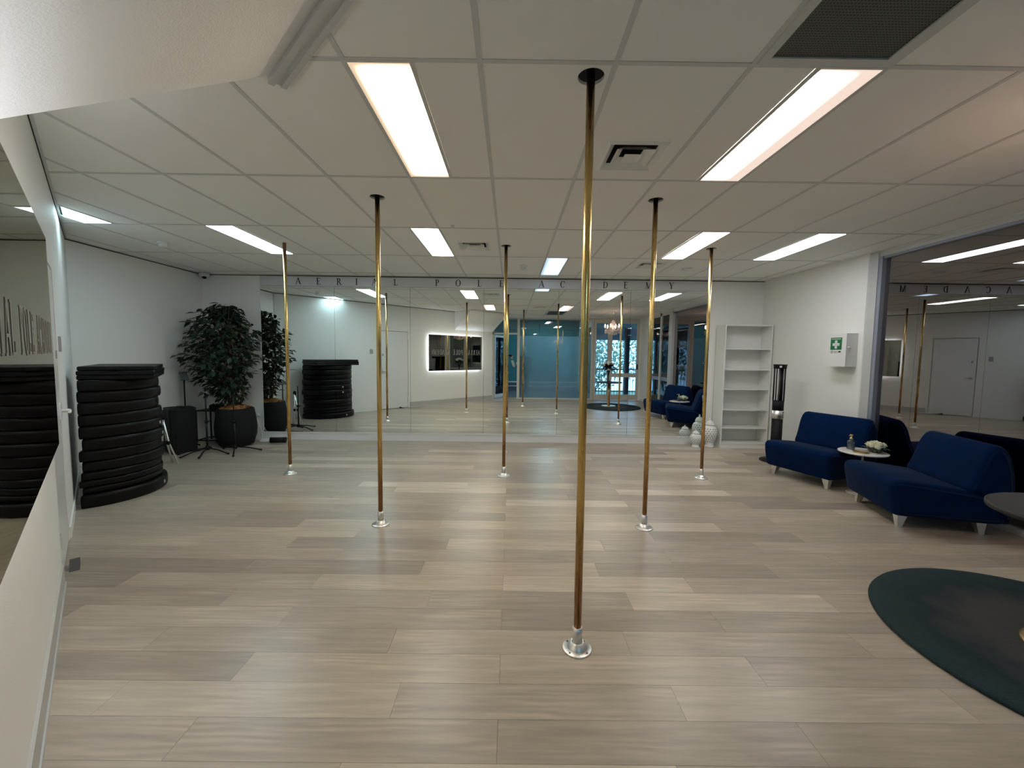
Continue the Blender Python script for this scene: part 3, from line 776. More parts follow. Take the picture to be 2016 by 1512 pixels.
# ------------------------------------------------------------------ glazed front wall (seen in the mirror)
w3 = empty('window_3', (1.49, YF, 0)); struct(w3, 'frosted glass partition of the front wall with clear glass above')
fm = MB().box((-1.285, -0.08, 0), (-1.20, 0.0, 2.74)).box((1.20, -0.08, 0), (1.28, 0, 2.74)).box((-1.20, -0.07, 0), (1.20, 0, 0.05)).box((-1.20, -0.07, 2.69), (1.20, 0, 2.74))
fm.build('frame', M['aluw'], w3)
MB().box((-1.20, -0.040, 0.05), (1.20, -0.034, 2.13)).build('frosted_pane', M['frost'], w3)
MB().box((-1.20, -0.040, 2.13), (1.20, -0.034, 2.69)).build('clear_pane', M['glass'], w3)
w4 = empty('window_4', (-0.2, YF, 0)); struct(w4, 'glass transom over the open doorway')
MB().box((-0.42, -0.08, 2.17), (0.405, 0.0, 2.225)).box((-0.42, -0.08, 2.70), (0.405, 0, 2.74)).box((-0.42, -0.08, 0), (-0.37, 0, 2.74)).build('frame', M['aluw'], w4)
MB().box((-0.37, -0.040, 2.225), (0.405, -0.034, 2.70)).build('pane', M['glass'], w4)
d2 = empty('door_2', (-0.565, -0.03, 0), math.radians(-58)); struct(d2, 'open framed glass door of the front doorway')
MB().box((0, -0.02, 0.02), (0.06, 0.02, 2.15)).box((0.74, -0.02, 0.02), (0.80, 0.02, 2.15)).box((0.06, -0.02, 0.02), (0.74, 0.02, 0.14)).box((0.06, -0.02, 2.08), (0.74, 0.02, 2.15)).build('frame', M['alu'], d2)
MB().box((0.06, -0.003, 0.14), (0.74, 0.003, 2.08)).build('pane', M['glass'], d2)
MB().tube([(0.77, 0.02, 0.95), (0.77, 0.06, 0.95), (0.77, 0.06, 1.2), (0.77, 0.02, 1.2)], 0.01).build('handle', M['steel'], d2)
def glazed_door(name, x0, x1, mid, label):
    t = empty(name, (x0, YF, 0)); struct(t, label); w = x1 - x0
    f = MB().box((0, -0.07, 0.01), (0.075, 0, 2.70)).box((w - 0.075, -0.07, 0.01), (w, 0, 2.70)).box((0.075, -0.07, 0.01), (w - 0.075, 0, 0.19)).box((0.075, -0.07, 2.58), (w - 0.075, 0, 2.70))
    f.build('frame', M['aluw'], t)
    zs = [(0.19, 2.58)]
    if mid:
        MB().box((0.075, -0.07, 0.78), (w - 0.075, 0, 0.915)).build('mid_rail', M['aluw'], t); zs = [(0.19, 0.78), (0.915, 2.58)]
    for z0, z1 in zs: MB().box((0.075, -0.04, z0), (w - 0.075, -0.034, z1)).build('pane', M['glass'], t)
    return t
glazed_door('door_3', 2.78, 3.32, False, 'narrow glazed leaf of the balcony doors')
d4 = glazed_door('door_4', 3.32, 4.30, True, 'wide glazed balcony door with a middle rail')
MB().box((0.90, 0.0, 1.05), (0.945, 0.03, 1.22)).build('lock_box', M['blackmetal'], d4)
struct(MB().box((2.76, -0.06, 2.70), (4.31, YF, 2.745)).build('trim_3', M['aluw']), 'door head above the balcony doors')

# lobby behind the glass
struct(MB().box((-1.8, -3.0, -0.06), (2.78, -0.45, -0.002)).box((-0.62, -0.45, -0.06), (2.78, -0.06, -0.002)).build('floor_lobby', M['lobbyfloor']))
struct(MB().box((-1.8, -3.0, 2.9), (2.85, -0.06, 3.0)).build('ceiling_lobby', M['lobbyceil']))
wl = MB().box((-1.8, -3.1, 0), (2.85, -3.0, 3.0)).box((-1.9, -3.1, 0), (-1.8, 0.6, 3.0)).build('wall_lobby', M['teal']); struct(wl, 'dark teal lobby wall')
MB().box((-1.8, -3.0, 0.0), (2.78, -2.985, 0.36)).build('dado_panel', M['lobbyfloor'], wl)
MB().box((-1.8, -3.0, 0.36), (2.78, -2.975, 0.41)).box((-1.8, -2.985, 0.20), (2.78, -2.97, 0.235)).build('dado_rail', M['aluw'], wl)
w5 = empty('window_5', (2.80, -1.5, 0)); struct(w5, 'added lobby side glazing towards the balcony, letting daylight in')  # added glazing, lets daylight onto the right of the frosted glass
MB().box((-0.03, -1.5, 0), (0.03, -1.44, 2.9)).box((-0.03, 1.38, 0), (0.03, 1.44, 2.9)).box((-0.03, -1.44, 2.5), (0.03, 1.38, 2.9)).box((-0.03, -1.44, 0), (0.03, 1.38, 0.15)).build('frame', M['aluw'], w5)
MB().box((-0.003, -1.44, 0.15), (0.003, 1.38, 2.5)).build('pane', M['glass'], w5)
for x, y, s in ((0.9, -1.2, 'lobby downlight behind the frosted glass, left one'), (1.9, -1.0, 'lobby downlight behind the frosted glass, right one')):
    t = empty('downlight', (x, y, 2.9)); tag(t, s, 'downlight', 'lobby downlights')
    MB().lathe([(0.05, -0.003), (0.0, -0.004)], n=20, cap=False).build('lens', emit('downlight_glow', (0.85, 0.95, 1.0), 14), t)
    MB().lathe([(0.065, 0.0), (0.065, -0.006), (0.05, -0.006)], n=20, cap=False).build('ring', M['white'], t)

t = empty('added_lobby_light', (1.3, -1.4, 2.9)); tag(t, 'added cool ceiling light in the lobby, brightening the frosted glass', 'ceiling light')  # added panel, brightens the lobby behind the frosted glass
MB().box((-0.15, -0.6, -0.004), (0.15, 0.6, 0.0)).build('diffuser', emit('added_lobby_glow', (0.55, 0.85, 1.0), 14.0), t)
MB().box((-0.17, -0.62, -0.008), (-0.15, 0.62, 0.0)).box((0.15, -0.62, -0.008), (0.17, 0.62, 0.0)).build('frame', M['tbar'], t)
# unlit room beyond the dark window
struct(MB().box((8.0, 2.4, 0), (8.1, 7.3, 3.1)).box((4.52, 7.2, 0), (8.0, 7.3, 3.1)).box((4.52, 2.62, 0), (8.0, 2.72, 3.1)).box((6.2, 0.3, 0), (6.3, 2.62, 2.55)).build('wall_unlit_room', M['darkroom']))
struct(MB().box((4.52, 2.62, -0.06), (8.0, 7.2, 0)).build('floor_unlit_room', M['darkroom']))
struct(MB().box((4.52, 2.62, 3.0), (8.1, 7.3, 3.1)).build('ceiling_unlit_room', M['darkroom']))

# ------------------------------------------------------------------ outdoors seen through the balcony doors
struct(MB().box((2.84, -2.2, -0.08), (9.0, -0.07, -0.01)).box((4.53, -0.07, -0.08), (9.0, 2.6, -0.01)).build('floor_balcony', M['concrete']))
struct(MB().box((2.84, -2.6, 2.55), (9.2, -0.07, 2.65)).box((4.53, -0.07, 2.55), (9.2, 2.6, 2.65)).box((2.84, -2.6, 2.12), (9.2, -2.5, 2.55)).build('ceiling_balcony', M['outsoffit']))
def bal_post(x, y, w, label):
    t = empty('balcony_post', (x, y, -0.01)); tag(t, label, 'post')
    MB().box((-w, -w, 0.012), (w, w, 2.55)).build('shaft', M['outpost'], t); MB().box((-w - .04, -w - .04, 0), (w + .04, w + .04, 0.012)).build('base_plate', M['outpost'], t)
bal_post(4.35, -1.6, 0.085, 'thick dark balcony post outside the wide glazed door')
bal_post(3.18, -1.9, 0.04, 'thin dark balcony post outside the narrow glazed door')
rl = empty('balcony_railing', (2.9, -2.1, 0)); tag(rl, 'dark metal balcony railing with thin bars outside the glazed doors', 'railing')
MB().tube([(0, 0, 0.98), (6.0, 0, 0.98)], 0.025).build('top_rail', M['outpost'], rl); MB().tube([(0, 0, 0.12), (6.0, 0, 0.12)], 0.018).build('bottom_rail', M['outpost'], rl)
bar_me = MB().tube([(0, 0, 0.0), (0, 0, 0.98)], 0.009, 6).mesh('baluster', M['outpost'])
for k in range(50): shared(bar_me, 'baluster', rl, (0.06 + k * 0.12, 0, -0.01))
struct(MB().box((-20, -40, -3.2), (40, -2.2, -3.0)).box((9.0, -2.2, -3.2), (40, 30, -3.0)).build('floor_garden', M['grass']))
def tree(x, y, h, rad, seed, m, label):
    q = random.Random(seed)
    t = empty('garden_tree', (x, y, -3.0)); tag(t, label, 'tree', 'garden trees beyond the balcony')
    tk = MB(); tk.tube([(0, 0, 0), (0.1, 0.05, h * .4), (0.0, 0.1, h * .62)], 0.16, 8, r1=0.08)
    for k in range(9):
        a = q.uniform(0, 6.28); L = rad * q.uniform(.6, 1.0); z = h * q.uniform(.38, .6)
        tk.tube([(0.05, 0.05, z), (math.cos(a) * L * .5, math.sin(a) * L * .5, z + L * .35), (math.cos(a) * L, math.sin(a) * L, z + L * .6)], 0.045, 5, r1=0.012)
    tk.build('trunk', M['treebark'], t)
    lf = MB()
    for k in range(2600):
        u = q.random() ** 0.45 * rad; a = q.uniform(0, 6.28); b = q.uniform(-1, 1)
        c = Vector((u * math.cos(a) * math.sqrt(1 - b * b), u * math.sin(a) * math.sqrt(1 - b * b), h * .68 + u * b * 0.95))
        s = q.uniform(.06, .12); e = Euler((q.uniform(0, 6), q.uniform(0, 6), q.uniform(0, 6))).to_matrix()
        lf.add([c + e @ Vector(v) for v in ((-s, 0, 0), (0, -s * .5, 0.01), (s, 0, 0), (0, s * .5, 0.01))], [(0, 1, 2, 3)])
    o = lf.build('foliage', m, t); o['kind'] = 'stuff'
tree(4.2, -7.5, 6.5, 1.9, 1, M['treeleaf'], 'leafy tree straight beyond the wide glazed door')
tree(8.2, -9.8, 7.0, 2.1, 2, M['treeleaf2'], 'pale leafy tree beyond the side door of the right wall')
tree(1.6, -11.0, 6.5, 2.2, 3, M['treeleaf2'], 'pale leafy tree beyond the narrow glazed door')
tree(9.2, -5.0, 6.0, 1.8, 4, M['treeleaf'], 'dark leafy tree farthest right in the garden')

# ------------------------------------------------------------------ LED mirror on the angled wall
lm = empty('backlit_mirror', (0, 0, 0)); tag(lm, 'wide backlit mirror with frosted name lettering on the angled wall', 'mirror')
S0, S1, Z0, Z1 = 0.50, 2.50, 1.0, 2.045
MB().wbox(S0, S1, Z0, Z1, 0.050, 0.056).build('mirror_glass', M['bronze_mirror'], lm)
MB().wbox(S0 + 0.05, S1 - 0.05, Z0 + 0.05, Z1 - 0.05, 0.0, 0.0495).build('back_box', M['white'], lm)
led = emit('led_strip_glow', (0.86, 0.90, 1.0), 6.5)
for a in ((S0 + 0.035, S1 - 0.035, Z1 - 0.048, Z1 - 0.036), (S0 + 0.035, S1 - 0.035, Z0 + 0.036, Z0 + 0.048), (S0 + 0.036, S0 + 0.048, Z0 + 0.05, Z1 - 0.05), (S1 - 0.048, S1 - 0.036, Z0 + 0.05, Z1 - 0.05)):
    MB().wbox(a[0], a[1], a[2], a[3], 0.018, 0.030).build('led_strip', led, lm)
txt = 'AERIAL POLE ACADEMY'
sp = 0.098; s = S0 + 0.12
for ch in txt:
    if ch != ' ':
        mb = MB(); letter(mb, ch, 0, 0, 0.15, lambda a, b, k, s=s: wp(s + a * 0.7, 1.47 + b, 0.0575 - 0.0013 * k))
        mb.build('frosted_letter', M['frost_letter'], lm)
    s += sp
pw = MB().wbox(1.02, 1.10, 0.075, 0.115, 0.012, 0.03).build('wall_outlet', M['plastic']); tag(pw, 'white outlet set in the grey skirting under the backlit mirror', 'outlet')

# ------------------------------------------------------------------ stack of crash mats
def mat_mesh(r, h, seed, rr):
    """half-round folded mat: flat fold edge on x=0, bulging to +x, rounded rim"""
    q = random.Random(seed)
    n = 30; out = []
    for i in range(n + 1):
        a = -math.pi / 2 + math.pi * i / n
        out.append((r * math.cos(a) ** 0.92 * 1.0 if math.cos(a) > 0 else 0.0, r * math.sin(a)))
    cs = 5
    pts = [(0.0, -r), *out[1:-1], (0.0, r)]
    m = len(pts); vs = []; fs = []
    prof = [(0.9, 0.0), (0.975, 0.06), (1.0, 0.25), (1.006, 0.5), (1.0, 0.75), (0.975, 0.94), (0.9, 1.0)]
    cx = r * 0.42
    for (k, z) in prof:
        for i, (x, y) in enumerate(pts):
            d = math.hypot(x - cx, y); ins = (1 - k) * 0.32
            f = 1 - ins * (0.55 / max(d, .1)) * 1.0
            w = 1 + 0.006 * math.sin(i * .9 + seed)
            vs.append((cx + (x - cx) * f * w, y * f * w, z * h))
    K = len(prof)
    for k in range(K - 1):
        for i in range(m):
            j = (i + 1) % m
            fs.append((k * m + i, k * m + j, k * m + m + j, k * m + m + i))
    mb = MB(); mb.add(vs, fs, True)
    mb.f.append(tuple(range(m - 1, -1, -1))); mb.sm.append(False)
    mb.f.append(tuple((K - 1) * m + i for i in range(m))); mb.sm.append(False)
    # fold seam band
    return mb
TH = [0.125, 0.062, 0.066, 0.078, 0.102, 0.104, 0.112, 0.118, 0.112, 0.112, 0.108, 0.106]
ORD = ['bottom', 'second', 'third', 'fourth', 'fifth', 'sixth', 'seventh', 'eighth', 'ninth', 'tenth', 'eleventh', 'twelfth']
z = 0.0
base_ang = math.atan2(0.60, 0.80)
SC = Vector((-4.34, 4.23, 0))
for i, h in enumerate(TH):
    jr = random.Random(40 + i)
    r = 0.555 + jr.uniform(-0.012, 0.012) + (0.03 if i == 0 else 0)
    t = empty('crash_mat', (SC.x + jr.uniform(-.008, .012), SC.y + jr.uniform(-.02, .02), z), base_ang + jr.uniform(-.025, .025))
    tag(t, 'black folded crash mat, %s from the floor in the mat stack' % ORD[i] if i else 'black folded crash mat lying on the floor, bottom of the mat stack', 'crash mat', 'black mats in the stack')
    mat_mesh(r, h - 0.001, i, 0.03).build('mat_body', M['vinyl'], t)
    MB().box((-0.012, -0.10, h * 0.35), (0.004, 0.10, h * 0.65)).build('carry_handle', M['black'], t)
    if i in (0, 6, 7):
        a = -0.25 + 0.08 * i / 7
        c, s_ = math.cos(a), math.sin(a)
        mb = MB(); R_ = r * 1.004
        mb.add([((R_) * math.cos(a - .025) + .001, R_ * math.sin(a - .025), h * .35), (R_ * math.cos(a + .025) + .001, R_ * math.sin(a + .025), h * .35), (R_ * math.cos(a + .025) + .001, R_ * math.sin(a + .025), h * .62), (R_ * math.cos(a - .025) + .001, R_ * math.sin(a - .025), h * .62)], [(0, 1, 2, 3)])
        mb.build('brand_tag', M['zip'], t)
    z += h
for i, lb in enumerate(('thin flat black panel mat, lowest of the three on top of the stack', 'thin flat black panel mat, middle of the three on top of the stack', 'thin flat black panel mat, topmost of the whole stack')):
    jr = random.Random(90 + i)
    h = 0.042
    t = empty('panel_mat', (SC.x, SC.y, z), base_ang + jr.uniform(-.02, .02)); tag(t, lb, 'mat', 'flat panel mats')
    MB().bbox((0.0, -0.50 + jr.uniform(-.015, .015), 0), (0.55 + jr.uniform(-.02, .02), 0.56 - jr.uniform(0, .03), h - 0.001), 0.008).build('mat_body', M['vinyl'], t)
    MB().box((0.2, -0.522, 0.012), (0.28, -0.48, 0.03)).build('strap_loop', M['black'], t)
    z += h

# ------------------------------------------------------------------ music corner
sp_ = empty('loudspeaker', (-4.87, 6.03, 0), math.radians(-38)); tag(sp_, 'black floor-standing loudspeaker beside the mat stack', 'loudspeaker')
b = MB().prism([(-0.17, -0.17), (0.17, -0.17), (0.19, -0.10), (0.13, 0.16), (-0.13, 0.16), (-0.19, -0.10)], 0, 0.66).build('cabinet', M['black'], sp_); bevel(b, 0.02)
MB().box((-0.155, -0.178, 0.04), (0.155, -0.169, 0.62)).build('grille', mat('speaker_grille', (0.008, 0.008, 0.008), 0.9), sp_)
MB().box((-0.06, -0.03, 0.66), (0.06, 0.03, 0.675)).build('top_handle', M['blackmetal'], sp_)

def stand(x, y, h, angs, L, label, plate, rz=0.0, tilt=0.7, name='music_stand'):
    t = empty(name, (x, y, 0)); tag(t, label, 'stand', 'black tripod stands')
    MB().tube([(0, 0, 0.06), (0, 0, h * .55)], 0.013).build('lower_tube', M['blackmetal'], t)
    MB().tube([(0, 0, h * .5), (0, 0, h)], 0.009).build('upper_tube', M['blackmetal'], t)
    MB().lathe([(0.02, h * .52), (0.022, h * .545), (0.018, h * .57)], n=14).tube([(0.018, 0, h * .545), (0.045, 0, h * .545)], 0.008).build('clutch', M['black'], t)
    MB().lathe([(0.028, 0.05), (0.03, 0.075), (0.022, 0.11)], n=14).build('hub', M['black'], t)
    for a in angs:
        a = math.radians(a); c, s_ = math.cos(a), math.sin(a)
        lg = MB().tube([(0.02 * c, 0.02 * s_, 0.08), (L * .55 * c, L * .55 * s_, 0.055), (L * c, L * s_, 0.012)], 0.010).build('leg', M['blackmetal'], t)
        MB().tube([(L * .93 * c, L * .93 * s_, 0.018), (L * 1.02 * c, L * 1.02 * s_, 0.013)], 0.0125).build('rubber_foot', M['black'], lg)
    if plate:
        e = Euler((tilt, 0, rz)).to_matrix()
        mb = MB(); w, hh = plate
        vs = []
        for zz in (-0.006, 0.006):
            vs += [e @ Vector(v) for v in ((-w, -hh, zz), (w, -hh, zz), (w, hh, zz), (-w, hh, zz))]
        mb.add([(v.x, v.y, v.z + h + 0.03) for v in vs], [(3, 2, 1, 0), (4, 5, 6, 7), (0, 1, 5, 4), (1, 2, 6, 5), (2, 3, 7, 6), (3, 0, 4, 7)])
        mb.build('device_holder', mat('device_grey', (0.13, 0.145, 0.15), 0.4), t)
        MB().sphere((0, 0, h + 0.01), 0.018).build('ball_joint', M['black'], t)
stand(-5.06, 6.36, 1.07, (10, 95, 330), 0.18, 'black tripod stand with tilted device holder rising behind the loudspeaker', (0.05, 0.085), rz=0.9, tilt=0.8)
stand(-4.42, 5.93, 0.86, (205, 245, 290, 350, 120), 0.35, 'black low stand with splayed legs in front of the small black side table', (0.06, 0.05), rz=2.4, tilt=0.5)
stand(-4.08, 6.02, 0.84, (300, 20, 150), 0.34, 'slim black stand in front of the charcoal planter', None)

st = empty('side_table', (-4.93, 6.77, 0), 0.0); tag(st, 'small square black frame side table behind the low stand', 'table')
MB().box((-0.17, -0.17, 0.515), (0.17, 0.17, 0.53)).build('table_top', M['blackmetal'], st)
for sx in (-1, 1):
    for sy in (-1, 1): MB().box((sx * 0.16 - .009, sy * 0.16 - .009, 0), (sx * 0.16 + .009, sy * 0.16 + .009, 0.515)).build('leg', M['blackmetal'], st)
MB().box((-0.16, -0.168, 0.03), (0.16, -0.152, 0.046)).box((-0.16, 0.152, 0.03), (0.16, 0.168, 0.046)).box((-0.168, -0.16, 0.03), (-0.152, 0.16, 0.046)).box((0.152, -0.16, 0.03), (0.168, 0.16, 0.046)).build('foot_frame', M['blackmetal'], st)
mx_ = empty('audio_mixer', (-4.87, 6.78, 0.53), 0.3); tag(mx_, 'small black audio device standing on the black side table', 'audio device')
MB().bbox((-0.09, -0.07, 0), (0.09, 0.07, 0.08), 0.01).build('body', M['black'], mx_)
for k in range(3): MB().lathe([(0.012, 0.08), (0.010, 0.095)], (-.05 + .05 * k, 0, 0), n=12).build('knob', M['blackmetal'], mx_)
tp = empty('folded_tripod', (-4.52, 5.30, 0)); tag(tp, 'slim silver folded tripod leaning between mat stack and loudspeaker', 'tripod')
for k, (dx, dy) in enumerate(((0.10, 0.02), (0.02, 0.06), (-0.03, 0.0))):
    lg = MB().tube([(dx * 1.6, dy * 1.6, 0.005), (dx * .6, dy * .6, 0.28), (0.0, 0.01 * k, 0.62)], 0.010, r1=0.013).build('leg', M['steel'], tp)
    MB().lathe([(0.016, 0.26), (0.016, 0.31)], (dx * .6, dy * .6, 0), n=10).build('clamp', M['black'], lg)
MB().lathe([(0.03, 0.60), (0.03, 0.66), (0.015, 0.68)], n=12).build('head', M['black'], tp)

# ------------------------------------------------------------------ ficus
fx = empty('potted_ficus', (-4.36, 6.48, 0)); tag(fx, 'tall leafy ficus tree in a charcoal planter in the left corner', 'potted plant')
MB().lathe([(0.19, 0.0), (0.24, 0.03), (0.285, 0.18), (0.292, 0.30), (0.275, 0.46), (0.255, 0.59), (0.235, 0.60), (0.232, 0.55)], n=36).build('planter', M['pot'], fx)
ch = MB(); q = random.Random(5)
ch.lathe([(0.235, 0.575), (0.12, 0.635), (0.0, 0.65)], n=24, cap=False)
for k in range(220):
    a = q.uniform(0, 6.28); r_ = 0.22 * math.sqrt(q.random()); s = q.uniform(.015, .035)
    e = Euler((q.uniform(-.5, .5), q.uniform(-.5, .5), q.uniform(0, 6))).to_matrix(); c = Vector((r_ * math.cos(a), r_ * math.sin(a), 0.660 - 0.075 * r_ / 0.22 + q.uniform(0, .02)))
    ch.add([c + e @ Vector(v) for v in ((-s, -s * .5, 0), (s, -s * .5, 0.003), (s, s * .5, 0), (-s, s * .5, 0.004))], [(0, 1, 2, 3)])
o = ch.build('bark_chips', M['chips'], fx); o['kind'] = 'stuff'
LEAF_V = [(0, 0, 0), (0.022, 0.035, 0.006), (0.024, 0.062, 0.004), (0.0, 0.11, -0.012), (-0.024, 0.062, 0.004), (-0.022, 0.035, 0.006), (0, 0.05, -0.002)]
LEAF_F = [(0, 1, 6), (1, 2, 6), (2, 3, 6), (3, 4, 6), (4, 5, 6), (5, 0, 6)]
leaf_me = [MB().add(LEAF_V, LEAF_F, True).mesh('leaf', M['leaf']), MB().add(LEAF_V, LEAF_F, True).mesh('leaf', M['leaf2'])]
tr_ = MB(); tips = []
q = random.Random(12)
trunks = []
for k in range(4):
    a = k * 1.57 + .4; x0, y0 = 0.05 * math.cos(a), 0.05 * math.sin(a)
    pts = [(x0, y0, 0.58)]
    for j in range(1, 6):
        pts.append((x0 + 0.035 * math.sin(j * 1.7 + k) + 0.03 * j * math.cos(a), y0 + 0.03 * math.cos(j * 1.3 + k) + 0.02 * j * math.sin(a), 0.58 + j * 0.27))
    trunks.append(pts)
    MB().tube(pts, 0.017, 7, r1=0.007).build('trunk', M['bark'], fx)
br = MB()
def prof_r(zz):   # crown half-width with height (z above floor)
    for (z0, r0), (z1, r1) in zip(PROF, PROF[1:]):
        if z0 <= zz <= z1: return r0 + (r1 - r0) * (zz - z0) / (z1 - z0)
    return 0.1
PROF = [(0.72, 0.22), (0.95, 0.36), (1.15, 0.46), (1.42, 0.70), (1.75, 0.66), (1.95, 0.50), (2.12, 0.28), (2.28, 0.12)]
leaves = []
def world_ok(p):
    X, Y = fx.location.x + p.x, fx.location.y + p.y
    return Y < 6.925 and X > -5.14
nb = 135
for k in range(nb):
    t_ = (k + .5) / nb
    zt = 0.78 + 1.46 * t_ ** 0.85
    pts = trunks[k % 4]; jj = min(5, max(0, (zt - 0.25 - 0.58) / 0.27)); i0 = int(min(4, jj)); f_ = min(1, jj - i0)
    st_ = Vector(pts[i0]).lerp(Vector(pts[i0 + 1]), f_)
    a = k * 2.39996 + q.uniform(-.3, .3); R_ = prof_r(zt) * q.uniform(0.55, 1.05)
    en = Vector((math.cos(a) * R_ - 0.18, math.sin(a) * R_ * 0.8, zt))
    lim = 6.90 - fx.location.y
    if en.y > lim - .02: en.y = lim - q.uniform(.02, .2)
    if en.x + fx.location.x < -5.1: en.x = -5.1 - fx.location.x
    mid = st_.lerp(en, .55) + Vector((0, 0, 0.06))
    br.tube([st_, mid, en], 0.006, 4, r1=0.002)
    L_ = (en - st_).length
    nl = int(6 + L_ * 16)
    for n_ in range(nl):
        u = 0.30 + 0.70 * (n_ + .5) / nl
        p = (st_.lerp(mid, u / .55) if u < .55 else mid.lerp(en, (u - .55) / .45))
        p = p + Vector((q.uniform(-.05, .05), q.uniform(-.05, .05), q.uniform(-.05, .04)))
        yaw = math.atan2(en.y - st_.y, en.x - st_.x) - math.pi / 2 + q.uniform(-1.1, 1.1)
        leaves.append((p, (q.uniform(-0.9, 0.15), q.uniform(-.5, .5), yaw), q.uniform(.85, 1.35)))
br.build('branches', M['bark'], fx)
q.shuffle(leaves)
rest = MB(); cnt = 0
def leaf_end(p, r, s): return p + Euler(r).to_matrix() @ Vector((0, 0.11 * s, -.01))
for (p, r, s) in leaves:
    if not world_ok(p) or not world_ok(leaf_end(p, r, s)): continue
    if cnt < 285 and p.y < 0.15:
        shared(leaf_me[0 if q.random() < .8 else 1], 'leaf', fx, p, r, (s, s, s)); cnt += 1
    else:
        e = Euler(r).to_matrix(); rest.add([p + e @ (Vector(v) * s) for v in LEAF_V], LEAF_F, True)
o = rest.build('inner_leaves', M['leaf'], fx); o['kind'] = 'stuff'

# wall plates and cords at the corner
o = MB().box((-4.29, YW - 0.012, 1.50), (-4.23, YW, 1.66)).build('wall_switch', M['greyplastic']); tag(o, 'pale grey switch plate on the back wall just left of the mirror', 'switch')
o = MB().lathe([(0.02, 0), (0.016, 0.02)], n=14).build('wall_sensor', M['black'], None, (-4.36, YW, 1.94)); o.rotation_euler = (math.radians(90), 0, 0); tag(o, 'small round black wall sensor above the switch plate left of the mirror', 'sensor')
t = empty('power_outlet', (-4.27, YW, 0.42)); tag(t, 'double power outlet with a plug on the back wall above the planter side', 'outlet')
MB().box((-0.06, -0.01, -0.037), (0.06, 0, 0.037)).build('plate', M['plastic'], t); MB().box((-0.045, -0.04, -0.02), (-0.01, -0.01, 0.02)).build('plug', M['plastic'], t)
t = empty('power_board', (-4.04, 6.80, 0), 0.1); tag(t, 'white power board with tangled white cord on the floor by the planter', 'power board')
MB().bbox((-0.11, -0.03, 0), (0.11, 0.03, 0.035), 0.008).build('body', M['plastic'], t)
pts = [(0.11 * math.cos(a * 1.1) * (1 + .1 * a / 6), 0.07 * math.sin(a * 1.1) - 0.05, 0.012 + .02 * math.sin(a * 2.3) ** 2) for a in [i * .35 for i in range(34)]]
MB().tube(pts, 0.004, 6).build('cord', M['plastic'], t)
MB().tube([(-0.1, 0.0, 0.03), (-0.15, 0.1, 0.15), (-0.24, 0.13, 0.38)], 0.004, 6).build('plug_lead', M['plastic'], t)
t = empty('portable_speaker', (-3.80, 6.66, 0.05), 0.15); tag(t, 'black cylindrical portable speaker lying on the floor by the mirror plinth', 'portable speaker')
MB().tube([(-0.115, 0, 0), (0.115, 0, 0)], 0.045, 20).build('body', M['black'], t); MB().tube([(-0.118, 0, 0), (-0.108, 0, 0)], 0.048, 20).tube([(0.108, 0, 0), (0.118, 0, 0)], 0.048, 20).build('end_cap', M['vinyl'], t)
MB().tube([(0.118, 0, 0.02), (0.15, 0, 0.02), (0.17, 0.02, 0.0)], 0.006, 6).build('strap', M['black'], t)

# ------------------------------------------------------------------ bookcase
bc = empty('bookcase', (3.84, 6.80, 0)); tag(bc, 'tall narrow white empty bookcase against the back wall', 'bookcase')
BW, BD, BH = 0.385, 0.145, 2.02
MB().box((-BW, -BD, 0), (-BW + 0.018, BD, BH)).build('side_panel', M['whitelam'], bc); MB().box((BW - 0.018, -BD, 0), (BW, BD, BH)).build('side_panel', M['whitelam'], bc)
MB().box((-BW + 0.018, -BD, BH - 0.018), (BW - 0.018, BD, BH)).build('top_panel', M['whitelam'], bc)
MB().box((-BW + 0.018, BD - 0.006, 0.06), (BW - 0.018, BD, BH - 0.018)).build('back_panel', M['whitelam'], bc)
MB().box((-BW + 0.018, -BD + 0.012, 0.0), (BW - 0.018, -BD + 0.026, 0.07)).build('kick_panel', M['whitelam'], bc)
for zz in (0.07, 0.325, 0.625, 0.965, 1.285, 1.62): MB().box((-BW + 0.018, -BD + 0.004, zz), (BW - 0.018, BD - 0.006, zz + 0.018)).build('shelf', M['whitelam'], bc)

